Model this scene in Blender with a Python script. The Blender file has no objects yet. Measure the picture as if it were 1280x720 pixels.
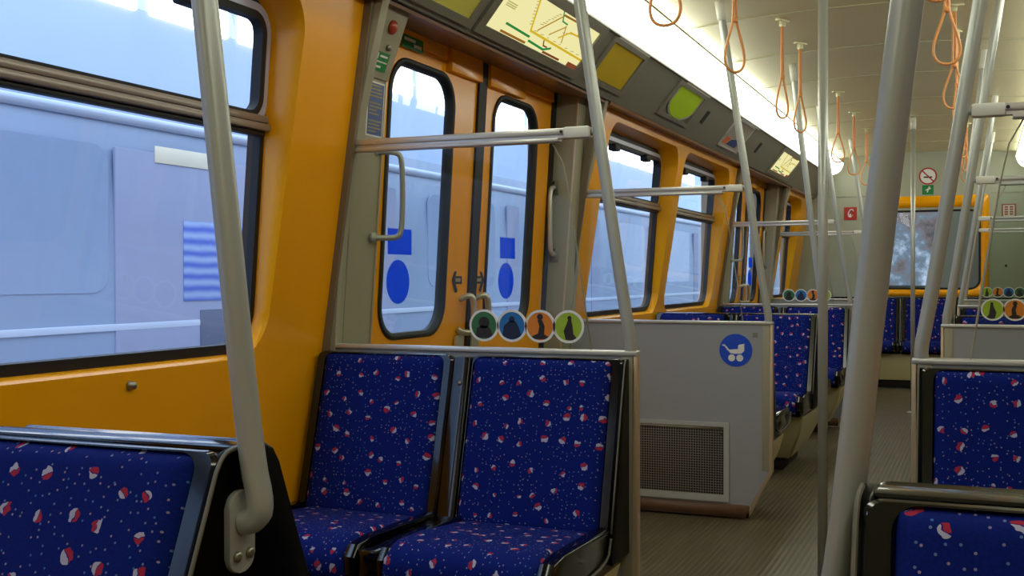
import bpy, bmesh, math, random
from mathutils import Vector, Matrix
random.seed(7)
SC = bpy.context.scene
COL = SC.collection

# ------------------------------------------------------------------ materials
def lin(c):
    out = []
    for v in c:
        v = v / 255.0
        out.append(v / 12.92 if v <= 0.04045 else ((v + 0.055) / 1.055) ** 2.4)
    return (out[0], out[1], out[2], 1.0)

def base(name):
    m = bpy.data.materials.new(name)
    m.use_nodes = True
    nt = m.node_tree
    return m, nt, nt.nodes['Principled BSDF']

def mat(name, rgb, rough=0.5, metal=0.0, spec=0.5, var=0.06, scale=9.0, bump=0.0, bscale=120.0, coat=0.0):
    m, nt, p = base(name)
    N, L = nt.nodes, nt.links
    c = lin(rgb)
    tc = N.new('ShaderNodeTexCoord')
    no = N.new('ShaderNodeTexNoise'); no.inputs['Scale'].default_value = scale
    no.inputs['Detail'].default_value = 4
    L.new(tc.outputs['Object'], no.inputs['Vector'])
    mix = N.new('ShaderNodeMix'); mix.data_type = 'RGBA'
    mix.inputs[6].default_value = tuple(max(0, v * (1 - var)) for v in c[:3]) + (1,)
    mix.inputs[7].default_value = tuple(min(1, v * (1 + var)) for v in c[:3]) + (1,)
    L.new(no.outputs['Fac'], mix.inputs[0])
    L.new(mix.outputs[2], p.inputs['Base Color'])
    p.inputs['Roughness'].default_value = rough
    p.inputs['Metallic'].default_value = metal
    p.inputs['Specular IOR Level'].default_value = spec
    p.inputs['Coat Weight'].default_value = coat
    p.inputs['Coat Roughness'].default_value = 0.05
    if bump:
        n2 = N.new('ShaderNodeTexNoise'); n2.inputs['Scale'].default_value = bscale
        L.new(tc.outputs['Object'], n2.inputs['Vector'])
        b = N.new('ShaderNodeBump'); b.inputs['Strength'].default_value = bump
        b.inputs['Distance'].default_value = 0.002
        L.new(n2.outputs['Fac'], b.inputs['Height'])
        L.new(b.outputs['Normal'], p.inputs['Normal'])
    return m

def emit(name, rgb, strength):
    m = bpy.data.materials.new(name); m.use_nodes = True
    nt = m.node_tree
    for n in list(nt.nodes): nt.nodes.remove(n)
    e = nt.nodes.new('ShaderNodeEmission'); o = nt.nodes.new('ShaderNodeOutputMaterial')
    e.inputs['Color'].default_value = lin(rgb); e.inputs['Strength'].default_value = strength
    nt.links.new(e.outputs[0], o.inputs[0])
    return m

def glass(name, tint=(1, 1, 1), refl=1.0):
    m = bpy.data.materials.new(name); m.use_nodes = True
    nt = m.node_tree
    for n in list(nt.nodes): nt.nodes.remove(n)
    t = nt.nodes.new('ShaderNodeBsdfTransparent'); t.inputs[0].default_value = tint + (1,)
    g = nt.nodes.new('ShaderNodeBsdfGlossy'); g.inputs['Roughness'].default_value = 0.02
    f = nt.nodes.new('ShaderNodeFresnel'); f.inputs['IOR'].default_value = 1.45
    mu = nt.nodes.new('ShaderNodeMath'); mu.operation = 'MULTIPLY'; mu.inputs[1].default_value = refl
    x = nt.nodes.new('ShaderNodeMixShader'); o = nt.nodes.new('ShaderNodeOutputMaterial')
    ge = nt.nodes.new('ShaderNodeNewGeometry'); fr = nt.nodes.new('ShaderNodeMath'); fr.operation = 'SUBTRACT'
    fr.inputs[0].default_value = 1.0; nt.links.new(ge.outputs['Backfacing'], fr.inputs[1])
    m2 = nt.nodes.new('ShaderNodeMath'); m2.operation = 'MULTIPLY'
    nt.links.new(f.outputs[0], mu.inputs[0]); nt.links.new(mu.outputs[0], m2.inputs[0]); nt.links.new(fr.outputs[0], m2.inputs[1])
    nt.links.new(m2.outputs[0], x.inputs[0])
    nt.links.new(t.outputs[0], x.inputs[1]); nt.links.new(g.outputs[0], x.inputs[2])
    nt.links.new(x.outputs[0], o.inputs[0])
    return m

def cloth():
    m, nt, p = base('seat_cloth')
    N, L = nt.nodes, nt.links
    uv = N.new('ShaderNodeUVMap')
    def math_(op, a=None, b=None):
        n = N.new('ShaderNodeMath'); n.operation = op
        for i, v in ((0, a), (1, b)):
            if v is None: continue
            if isinstance(v, (int, float)): n.inputs[i].default_value = v
            else: L.new(v, n.inputs[i])
        return n.outputs[0]
    def vmath(op, a, b=None):
        n = N.new('ShaderNodeVectorMath'); n.operation = op
        L.new(a, n.inputs[0])
        if b is not None: L.new(b, n.inputs[1])
        return n
    def mixc(f, a, b):
        n = N.new('ShaderNodeMix'); n.data_type = 'RGBA'
        L.new(f, n.inputs[0])
        for i, v in ((6, a), (7, b)):
            if isinstance(v, tuple): n.inputs[i].default_value = v
            else: L.new(v, n.inputs[i])
        return n.outputs[2]
    # half red, half white balls
    wn = N.new('ShaderNodeTexNoise'); wn.inputs['Scale'].default_value = 95; wn.inputs['Detail'].default_value = 1
    L.new(uv.outputs[0], wn.inputs['Vector'])
    ws = N.new('ShaderNodeVectorMath'); ws.operation = 'SUBTRACT'; L.new(wn.outputs['Color'], ws.inputs[0]); ws.inputs[1].default_value = (0.5, 0.5, 0.5)
    wm = N.new('ShaderNodeVectorMath'); wm.operation = 'MULTIPLY_ADD'; L.new(ws.outputs[0], wm.inputs[0]); wm.inputs[1].default_value = (0.011, 0.011, 0); L.new(uv.outputs[0], wm.inputs[2])
    v1 = N.new('ShaderNodeTexVoronoi'); v1.voronoi_dimensions = '2D'
    v1.inputs['Scale'].default_value = 17.0; v1.inputs['Randomness'].default_value = 0.72
    L.new(wm.outputs[0], v1.inputs['Vector'])
    s1 = N.new('ShaderNodeSeparateColor'); L.new(v1.outputs['Color'], s1.inputs[0])
    ang = math_('MULTIPLY', s1.outputs[0], 6.283)
    comb = N.new('ShaderNodeCombineXYZ')
    L.new(math_('COSINE', ang), comb.inputs[0]); L.new(math_('SINE', ang), comb.inputs[1])
    d = vmath('SUBTRACT', wm.outputs[0], v1.outputs['Position'])
    dot = vmath('DOT_PRODUCT', d.outputs[0], comb.outputs[0])
    half = math_('GREATER_THAN', dot.outputs['Value'], 0.0)
    rad = math_('ADD', math_('MULTIPLY', s1.outputs[1], 0.07), 0.10)
    ball = math_('MULTIPLY', math_('LESS_THAN', v1.outputs['Distance'], rad), math_('GREATER_THAN', math_('ABSOLUTE', dot.outputs['Value']), 0.0006))
    ballc = mixc(half, lin((156, 40, 64)), lin((168, 164, 188)))
    # tiny speckles
    v2 = N.new('ShaderNodeTexVoronoi'); v2.voronoi_dimensions = '2D'
    v2.inputs['Scale'].default_value = 80.0; v2.inputs['Randomness'].default_value = 1.0
    L.new(uv.outputs[0], v2.inputs['Vector'])
    s2 = N.new('ShaderNodeSeparateColor'); L.new(v2.outputs['Color'], s2.inputs[0])
    dots = math_('MULTIPLY', math_('LESS_THAN', v2.outputs['Distance'], 0.12), math_('GREATER_THAN', s2.outputs[0], 0.5))
    dc = mixc(s2.outputs[1], lin((52, 104, 160)), lin((150, 128, 150)))
    no = N.new('ShaderNodeTexNoise'); no.inputs['Scale'].default_value = 260
    L.new(uv.outputs[0], no.inputs['Vector'])
    bc = mixc(no.outputs['Fac'], lin((3, 15, 82)), lin((6, 32, 122)))
    c = mixc(dots, bc, dc)
    c = mixc(ball, c, ballc)
    L.new(c, p.inputs['Base Color'])
    p.inputs['Roughness'].default_value = 0.9
    p.inputs['Specular IOR Level'].default_value = 0.15
    b = N.new('ShaderNodeBump'); b.inputs['Strength'].default_value = 0.25; b.inputs['Distance'].default_value = 0.001
    L.new(no.outputs['Fac'], b.inputs['Height']); L.new(b.outputs[0], p.inputs['Normal'])
    return m

def floor_mat():
    m, nt, p = base('ribbed_floor')
    N, L = nt.nodes, nt.links
    tc = N.new('ShaderNodeTexCoord')
    w = N.new('ShaderNodeTexWave'); w.bands_direction = 'X'; w.inputs['Scale'].default_value = 14
    w.inputs['Distortion'].default_value = 0.15
    L.new(tc.outputs['Object'], w.inputs['Vector'])
    no = N.new('ShaderNodeTexNoise'); no.inputs['Scale'].default_value = 5; no.inputs['Detail'].default_value = 6
    L.new(tc.outputs['Object'], no.inputs['Vector'])
    mp = N.new('ShaderNodeMapping'); mp.inputs['Scale'].default_value = (75, 3, 1)
    L.new(tc.outputs['Object'], mp.inputs['Vector'])
    sc = N.new('ShaderNodeTexNoise'); sc.inputs['Scale'].default_value = 1.0; sc.inputs['Detail'].default_value = 3
    L.new(mp.outputs[0], sc.inputs['Vector'])
    a = N.new('ShaderNodeMix'); a.data_type = 'RGBA'
    a.inputs[6].default_value = lin((78, 68, 48)); a.inputs[7].default_value = lin((116, 108, 80))
    L.new(no.outputs['Fac'], a.inputs[0])
    r = N.new('ShaderNodeMapRange'); r.inputs[1].default_value = 0.35; r.inputs[2].default_value = 0.75
    L.new(sc.outputs['Fac'], r.inputs[0])
    b = N.new('ShaderNodeMix'); b.data_type = 'RGBA'; b.blend_type = 'MULTIPLY'
    b.inputs[7].default_value = (0.62, 0.6, 0.58, 1)
    L.new(r.outputs[0], b.inputs[0]); L.new(a.outputs[2], b.inputs[6])
    g = N.new('ShaderNodeMix'); g.data_type = 'RGBA'; g.blend_type = 'MULTIPLY'; g.inputs[0].default_value = 1.0
    gr = N.new('ShaderNodeMapRange'); gr.inputs[3].default_value = 0.72; gr.inputs[4].default_value = 1.1
    L.new(w.outputs['Fac'], gr.inputs[0]); L.new(b.outputs[2], g.inputs[6]); L.new(gr.outputs[0], g.inputs[7])
    L.new(g.outputs[2], p.inputs['Base Color'])
    p.inputs['Roughness'].default_value = 0.36
    p.inputs['Specular IOR Level'].default_value = 0.4
    bp = N.new('ShaderNodeBump'); bp.inputs['Strength'].default_value = 0.35; bp.inputs['Distance'].default_value = 0.003
    L.new(w.outputs['Fac'], bp.inputs['Height']); L.new(bp.outputs[0], p.inputs['Normal'])
    return m

def ceiling_mat():
    m, nt, p = base('perforated_ceiling')
    N, L = nt.nodes, nt.links
    tc = N.new('ShaderNodeTexCoord')
    mp = N.new('ShaderNodeMapping'); mp.inputs['Scale'].default_value = (190, 190, 0)
    L.new(tc.outputs['Object'], mp.inputs['Vector'])
    v = N.new('ShaderNodeTexVoronoi'); v.voronoi_dimensions = '2D'
    v.inputs['Scale'].default_value = 1; v.inputs['Randomness'].default_value = 0
    L.new(mp.outputs[0], v.inputs['Vector'])
    h = N.new('ShaderNodeMath'); h.operation = 'LESS_THAN'; h.inputs[1].default_value = 0.25
    L.new(v.outputs['Distance'], h.inputs[0])
    no = N.new('ShaderNodeTexNoise'); no.inputs['Scale'].default_value = 2.5
    L.new(tc.outputs['Object'], no.inputs['Vector'])
    a = N.new('ShaderNodeMix'); a.data_type = 'RGBA'
    a.inputs[6].default_value = lin((222, 210, 162)); a.inputs[7].default_value = lin((234, 224, 182))
    L.new(no.outputs['Fac'], a.inputs[0])
    b = N.new('ShaderNodeMix'); b.data_type = 'RGBA'; b.blend_type = 'MULTIPLY'
    b.inputs[7].default_value = (0.62, 0.61, 0.57, 1)
    L.new(h.outputs[0], b.inputs[0]); L.new(a.outputs[2], b.inputs[6])
    L.new(b.outputs[2], p.inputs['Base Color'])
    p.inputs['Roughness'].default_value = 0.4; p.inputs['Metallic'].default_value = 0.1
    return m

def translucent(name, rgb):
    m, nt, p = base(name)
    p.inputs['Base Color'].default_value = lin(rgb); p.inputs['Roughness'].default_value = 0.5
    tr = nt.nodes.new('ShaderNodeBsdfTranslucent'); tr.inputs[0].default_value = lin(rgb)
    x = nt.nodes.new('ShaderNodeMixShader'); x.inputs[0].default_value = 0.7
    o = nt.nodes['Material Output']
    nt.links.new(p.outputs[0], x.inputs[1]); nt.links.new(tr.outputs[0], x.inputs[2]); nt.links.new(x.outputs[0], o.inputs[0])
    return m

def rock():
    m, nt, p = base('mottled_rock')
    tc = nt.nodes.new('ShaderNodeTexCoord')
    n = nt.nodes.new('ShaderNodeTexNoise'); n.inputs['Scale'].default_value = 2.4; n.inputs['Detail'].default_value = 6; n.inputs['Roughness'].default_value = 0.65
    nt.links.new(tc.outputs['Object'], n.inputs['Vector'])
    cr = nt.nodes.new('ShaderNodeValToRGB'); nt.links.new(n.outputs['Fac'], cr.inputs[0])
    e = cr.color_ramp.elements
    e[0].position = 0.36; e[0].color = lin((96, 84, 72)); e[1].position = 0.66; e[1].color = lin((226, 224, 218))
    q = e.new(0.46); q.color = lin((140, 118, 104)); q = e.new(0.54); q.color = lin((128, 136, 132))
    nt.links.new(cr.outputs[0], p.inputs['Base Color']); p.inputs['Roughness'].default_value = 0.9
    return m

def stripes():
    m, nt, p = base('striped_poster')
    tc = nt.nodes.new('ShaderNodeTexCoord')
    w = nt.nodes.new('ShaderNodeTexWave'); w.bands_direction = 'Z'; w.inputs['Scale'].default_value = 4.2; w.inputs['Distortion'].default_value = 1.2
    nt.links.new(tc.outputs['Object'], w.inputs['Vector'])
    cr = nt.nodes.new('ShaderNodeValToRGB'); nt.links.new(w.outputs['Fac'], cr.inputs[0])
    cr.color_ramp.elements[0].color = lin((84, 110, 200)); cr.color_ramp.elements[1].color = lin((158, 180, 222))
    nt.links.new(cr.outputs[0], p.inputs['Base Color']); p.inputs['Roughness'].default_value = 0.5
    return m

M = dict(
    orange=mat('orange_panel', (246, 166, 0), 0.26, spec=0.38, var=0.03, scale=3),
    orange_door=mat('orange_door', (246, 162, 8), 0.22, spec=0.4, var=0.04, scale=3),
    olive=mat('olive_grey_panel', (158, 152, 128), 0.45, var=0.04),
    grey=mat('grey_beige_panel', (154, 156, 158), 0.5, var=0.03, bump=0.05),
    endgrey=mat('end_wall_grey', (168, 170, 150), 0.5, var=0.03),
    cove=mat('cove_grey', (124, 122, 108), 0.5, var=0.04, bump=0.08),
    soffit=mat('soffit_brown', (128, 88, 60), 0.3, var=0.08),
    frame_grey=mat('display_frame_grey', (128, 124, 108), 0.4, var=0.04),
    pole=mat('pole_grey', (172, 174, 166), 0.3, metal=0.25, var=0.03, scale=20),
    post_shade_brown=mat('post_shade_brown', (120, 104, 82), 0.4, var=0.04),
    alu_pale=mat('pale_grille_frame', (176, 176, 172), 0.5, var=0.04),
    alu=mat('aluminium', (206, 202, 196), 0.32, metal=0.5, var=0.015, scale=4),
    orange_reflect=mat('orange_reflect_edge', (196, 172, 142), 0.35, metal=0.4, var=0.05),  # metal edge with the reflection of the orange panels put into its colour
    white=mat('white_plastic', (222, 220, 208), 0.4, var=0.03),
    rubber=mat('black_rubber', (16, 16, 18), 0.55, var=0.2),
    rail=mat('window_rail', (150, 138, 132), 0.3, metal=0.4, var=0.05),
    hopper=mat('hopper_frame', (198, 200, 222), 0.35, metal=0.3, var=0.04),
    black=mat('gloss_black_shell', (7, 7, 8), 0.12, spec=0.5, var=0.2, coat=0.2),
    side=mat('black_side_shell', (3, 3, 3), 0.3, spec=0.06, var=0.2),
    piping=mat('edge_piping', (104, 100, 86), 0.4, var=0.1),
    beige=mat('beige_pedestal', (196, 186, 138), 0.5, var=0.04),
    plinth=mat('dark_plinth', (40, 36, 30), 0.6),
    kick=mat('brown_kick_plate', (104, 74, 52), 0.5, var=0.1),
    mesh=mat('grille_wire', (150, 142, 132), 0.5, metal=0.4),
    dark=mat('dark_cavity', (30, 27, 26), 0.7, var=0.3, scale=40),
    blue=mat('blue_sticker', (22, 74, 200), 0.4, var=0.03),
    blue_film=translucent('blue_film', (16, 126, 236)),
    notice=mat('notice_blue', (34, 64, 132), 0.4, var=0.05),
    sign_white=mat('sign_white', (232, 230, 226), 0.5, var=0.02),
    sign_red=mat('sign_red', (176, 34, 26), 0.45, var=0.03),
    sign_green=mat('sign_green', (20, 128, 62), 0.45, var=0.03),
    sign_brown=mat('sign_brown', (150, 84, 48), 0.45, var=0.03),
    ink=mat('black_print', (16, 16, 16), 0.6),
    st_green=mat('sticker_green', (46, 108, 58), 0.5, var=0.25, scale=60),
    st_blue=mat('sticker_blue', (20, 110, 178), 0.5, var=0.25, scale=60),
    st_orange=mat('sticker_orange', (222, 128, 24), 0.5, var=0.1, scale=60),
    st_lime=mat('sticker_lime', (158, 186, 40), 0.5, var=0.1, scale=60),
    fig=mat('sticker_figure', (34, 28, 28), 0.6),
    fig_blue=mat('sticker_figure_blue', (14, 34, 66), 0.6),
    yellow=mat('yellow_plate', (206, 176, 0), 0.5, var=0.02),
    yellow_pale=mat('pale_yellow_plate', (216, 210, 92), 0.5, var=0.02),
    lime=mat('lime_plate', (186, 226, 0), 0.5, var=0.02),
    map_bg=emit('lit_map', (250, 242, 176), 0.9),
    map_yellow=emit('map_yellow', (232, 196, 40), 0.8),
    map_orange=emit('map_orange', (196, 150, 50), 0.75),
    map_green=emit('map_green', (48, 160, 76), 0.65),
    map_brown=emit('map_brown', (172, 116, 44), 0.7),
    map_red=emit('map_red', (160, 86, 50), 0.6),
    map_ink=mat('map_ink', (150, 140, 90), 0.6), map_print=emit('map_print', (200, 190, 112), 0.75),
    poster=mat('poster_paper', (170, 158, 146), 0.5, var=0.1),
    leather=mat('strap_leather', (232, 156, 88), 0.45, var=0.15, scale=40),
    bracket=mat('strap_bracket', (206, 200, 160), 0.4, metal=0.3),
    red_button=mat('red_button', (178, 66, 40), 0.3),
    steel=mat('steel_screw', (150, 146, 128), 0.3, metal=0.8),
    handle=mat('handle_metal', (206, 200, 176), 0.3, metal=0.6),
    lamp=emit('lamp_diffuser', (246, 252, 238), 6.6),
    lamp_cap=emit('lamp_end_cap', (255, 252, 232), 2.5),
    lamp_trim=mat('lamp_trim', (150, 144, 96), 0.4),
    seam=mat('ceiling_seam', (206, 200, 164), 0.4, metal=0.3),
    station_light=emit('station_light_panel', (250, 253, 255), 3.0),
    station_wall=mat('station_wall', (196, 212, 236), 0.7, var=0.10, scale=0.5),
    cab=mat('cab_grey', (176, 184, 176), 0.5, var=0.06, scale=3),
    rock=rock(), tunnel=mat('blocker_concrete', (70, 68, 64), 0.85, var=0.2, scale=1.5),
    station_floor=mat('station_floor', (120, 122, 128), 0.8, var=0.1),
    train=mat('passing_train_silver', (142, 160, 188), 0.4, var=0.16, scale=0.9),
    train_win=mat('passing_train_window', (150, 168, 198), 0.2, var=0.05),
    train_red=mat('passing_train_pillar', (150, 158, 186), 0.5, var=0.05),
    train_top=mat('passing_train_roof', (190, 202, 222), 0.4, var=0.04),
    train_cream=mat('train_cream', (240, 232, 206), 0.5), train_stripe=stripes(),
    train_dark=mat('passing_train_skirt', (96, 104, 128), 0.5, var=0.1),
    cloth=cloth(), floor=floor_mat(), ceiling=ceiling_mat(),
    glass=glass('window_glass', (0.97, 0.98, 1.0), 1.0),
    screen=glass('screen_glass', (0.95, 0.97, 0.96), 0.45),
)

# ------------------------------------------------------------------ mesh tools
SX = [1]          # +1: window side on -x; -1 mirrors what is being built

def mk(name, bm, m, parent=None, smooth=True, sy=1, label=None, sharp=38):
    sx = SX[0]
    if sx < 0 or sy < 0:
        for v in bm.verts: v.co = Vector((v.co.x * sx, v.co.y * sy, v.co.z))
        if sx * sy < 0: bmesh.ops.reverse_faces(bm, faces=bm.faces[:])
    lim = math.radians(sharp)
    for f in bm.faces: f.smooth = smooth
    for e in bm.edges:
        e.smooth = not (len(e.link_faces) == 2 and e.calc_face_angle(0) > lim)
    me = bpy.data.meshes.new(name); bm.to_mesh(me); bm.free()
    ms = m if isinstance(m, (list, tuple)) else [m]
    for q in ms: me.materials.append(M[q])
    o = bpy.data.objects.new(name, me); COL.objects.link(o)
    if parent is not None: o.parent = parent
    if label: o['label'] = label
    return o

def B(): return bmesh.new()

def box(bm, x0, x1, y0, y1, z0, z1, bev=0.0, seg=2, mi=0):
    vs = [bm.verts.new((x, y, z)) for x in (x0, x1) for y in (y0, y1) for z in (z0, z1)]
    fs = []
    for q in ((0, 1, 3, 2), (4, 6, 7, 5), (0, 4, 5, 1), (2, 3, 7, 6), (0, 2, 6, 4), (1, 5, 7, 3)):
        f = bm.faces.new([vs[i] for i in q]); f.material_index = mi; fs.append(f)
    if bev:
        es = list({e for f in fs for e in f.edges})
        bmesh.ops.bevel(bm, geom=es, offset=bev, segments=seg, affect='EDGES', profile=0.5)
    return vs

def chaikin(pts, n=3):
    pts = [Vector(p) for p in pts]
    for _ in range(n):
        q = [pts[0]]
        for a, b in zip(pts, pts[1:]):
            q.append(a * 0.75 + b * 0.25); q.append(a * 0.25 + b * 0.75)
        q.append(pts[-1]); pts = q
    return pts

def tube(bm, pts, r, seg=12, smooth=0, caps=True, flat=None, closed=False):
    pts = chaikin(pts, smooth) if smooth else [Vector(p) for p in pts]
    n = len(pts); rings = []
    up = None
    for i, p in enumerate(pts):
        if closed: t = (pts[(i + 1) % n] - pts[i - 1]).normalized()
        else: t = (pts[min(i + 1, n - 1)] - pts[max(i - 1, 0)]).normalized()
        if up is None:
            up = Vector((0, 0, 1)) if abs(t.z) < 0.9 else Vector((0, 1, 0))
        up = (up - t * up.dot(t)).normalized()
        s = t.cross(up)
        rr = r[i] if isinstance(r, (list, tuple)) else r
        ring = []
        for k in range(seg):
            a = 2 * math.pi * k / seg
            ring.append(bm.verts.new(p + up * math.sin(a) * rr * (flat or 1) + s * math.cos(a) * rr))
        rings.append(ring)
    m = n if closed else n - 1
    for i in range(m):
        a, b = rings[i], rings[(i + 1) % n]
        for k in range(seg):
            bm.faces.new((a[k], a[(k + 1) % seg], b[(k + 1) % seg], b[k]))
    if caps and not closed:
        bm.faces.new(rings[0][::-1]); bm.faces.new(rings[-1])

def prism(bm, poly, axis, a, b, mi=0, bev=0.0):
    """poly: list of 2-D points; axis 'x' -> (y,z), 'y' -> (x,z), 'z' -> (x,y); extruded a..b"""
    def P(u, v, w):
        return {'x': (w, u, v), 'y': (u, w, v), 'z': (u, v, w)}[axis]
    A = [bm.verts.new(P(u, v, a)) for u, v in poly]
    C = [bm.verts.new(P(u, v, b)) for u, v in poly]
    fs = [bm.faces.new(A), bm.faces.new(C[::-1])]
    n = len(poly)
    for i in range(n):
        fs.append(bm.faces.new((A[i], C[i], C[(i + 1) % n], A[(i + 1) % n])))
    for f in fs: f.material_index = mi
    if bev:
        es = list({e for f in fs[:2] for e in f.edges})
        bmesh.ops.bevel(bm, geom=es, offset=bev, segments=2, affect='EDGES', profile=0.5)
    bmesh.ops.recalc_face_normals(bm, faces=[f for f in bm.faces if f.is_valid])

def rrect(u0, u1, v0, v1, r, seg=8):
    pts = []
    for cu, cv, a0 in ((u1 - r, v1 - r, 0), (u0 + r, v1 - r, 90), (u0 + r, v0 + r, 180), (u1 - r, v0 + r, 270)):
        for k in range(seg + 1):
            a = math.radians(a0 + 90 * k / seg)
            pts.append((cu + r * math.cos(a), cv + r * math.sin(a)))
    return pts

def circ(cu, cv, r, n=32, ry=None):
    return [(cu + r * math.cos(2 * math.pi * k / n), cv + (ry or r) * math.sin(2 * math.pi * k / n)) for k in range(n)]

def ring_prism(bm, outer, inner, axis, a, b):
    def P(u, v, w):
        return {'x': (w, u, v), 'y': (u, w, v), 'z': (u, v, w)}[axis]
    n = len(outer)
    R = [[bm.verts.new(P(u, v, w)) for u, v in L] for L, w in ((outer, a), (inner, a), (inner, b), (outer, b))]
    for j in range(4):
        p, q = R[j], R[(j + 1) % 4]
        for i in range(n):
            bm.faces.new((p[i], p[(i + 1) % n], q[(i + 1) % n], q[i]))
    bmesh.ops.recalc_face_normals(bm, faces=bm.faces[:])

def loft(bm, loops, closed=True, mi=0):
    """rings of 3-D points with equal counts, joined in order"""
    R = [[bm.verts.new(p) for p in L] for L in loops]
    n = len(R[0])
    for a, b in zip(R, R[1:]):
        for i in range(n if closed else n - 1):
            f = bm.faces.new((a[i], a[(i + 1) % n], b[(i + 1) % n], b[i])); f.material_index = mi
    return R

def thing(name, label, cat, loc=(0, 0, 0), group=None, kind=None):
    o = bpy.data.objects.new(name, None); COL.objects.link(o)
    o.empty_display_size = 0.1
    o.location = (loc[0] * SX[0], loc[1], loc[2])
    if kind: o['kind'] = kind
    else: o['label'] = label; o['category'] = cat
    if group: o['group'] = group
    return o

def tag(o, label, cat, group=None):
    o['label'] = label; o['category'] = cat
    if group: o['group'] = group
    return o

def struct(o):
    o['kind'] = 'structure'; return o

# ------------------------------------------------------------------ where things stand along the car
SA, SB, SCn, SD, YE = 2.903, 5.006, 8.348, 10.444, 12.0
Y0 = -1.45
def xw(z): return -1.325 - 0.02 * max(0, 0.9 - z) + 0.155 * max(0, z - 0.9)     # inner skin of the side wall
def xg(z): return -1.372 + 0.075 * (z - 0.9)                                     # glass
def xd(z): return -1.375 + 0.06 * (z - 0.9)                                      # door leaves
SILL, LIPTOP = 0.868, 1.862
WINS = [(-0.10, 1.17), (1.29, 2.59), (5.27, 6.63), (6.77, 8.11), (10.72, 11.63)]

def radial_outer(hole, y0, y1, z0, z1):
    """outer rectangle sampled to face each hole vertex, corners hit exactly"""
    cy = sum(p[0] for p in hole) / len(hole); cz = sum(p[1] for p in hole) / len(hole)
    out = []
    for (y, z) in hole:
        dy, dz = y - cy, z - cz
        t = min(((y1 - cy) / dy if dy > 1e-9 else (y0 - cy) / dy if dy < -1e-9 else 1e9),
                ((z1 - cz) / dz if dz > 1e-9 else (z0 - cz) / dz if dz < -1e-9 else 1e9))
        out.append([cy + dy * t, cz + dz * t])
    for c in ((y0, z0), (y0, z1), (y1, z0), (y1, z1)):
        k = min(range(len(out)), key=lambda i: (out[i][0] - c[0]) ** 2 + (out[i][1] - c[1]) ** 2)
        out[k] = list(c)
    return out

def wall_cell(bm, y0, y1, z0, z1, hole):
    outer = radial_outer(hole, y0, y1, z0, z1)
    # subdivide between the outer rectangle and the opening so the skin can follow the wall's lean
    def skin(L, d=0.0): return [(xw(z) - d, y, z) for y, z in L]
    cy = sum(p[0] for p in hole) / len(hole); cz = sum(p[1] for p in hole) / len(hole)
    def shrink(L, s):
        hw = (max(p[0] for p in L) - min(p[0] for p in L)) / 2; hh = (max(p[1] for p in L) - min(p[1] for p in L)) / 2
        return [(cy + (y - cy) * (1 - s / hw), cz + (z - cz) * (1 - s / hh)) for y, z in L]
    loops = [skin(outer)]
    for t in (0.25, 0.5, 0.75):
        loops.append(skin([(o[0] * (1 - t) + h[0] * t, o[1] * (1 - t) + h[1] * t) for o, h in zip(outer, hole)]))
    loops.append(skin(hole))
    for s, f in ((0.002, 0.06), (0.005, 0.14), (0.009, 0.4), (0.014, 0.75), (0.018, 1.0)):
        L = shrink(hole, s)
        loops.append([(xw(z) * (1 - f) + (xg(z) - 0.012) * f, y, z) for y, z in L])
    loft(bm, loops)

def opening(w): return rrect(w[0], w[1], SILL, LIPTOP, 0.125, 10)

def wall(side):
    bm = B()
    cells = [(Y0, -0.16, None), (-0.16, 1.23, WINS[0]), (1.23, 2.885, WINS[1]), (5.02, 6.70, WINS[2]), (6.70, 8.335, WINS[3]),
             (10.455, YE, WINS[4])]
    for y0, y1, w in cells:
        if w is None:
            prism(bm, [(xw(0), 0), (xw(0.9), 0.9), (xw(1.95), 1.95), (-1.45, 1.95), (-1.45, 0)], 'y', y0, y1)
        else:
            wall_cell(bm, y0, y1, 0.0, 1.95, opening(w))
    bmesh.ops.remove_doubles(bm, verts=bm.verts[:], dist=1e-5)
    return struct(mk('wall_' + side, bm, 'orange', sharp=50))

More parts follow.
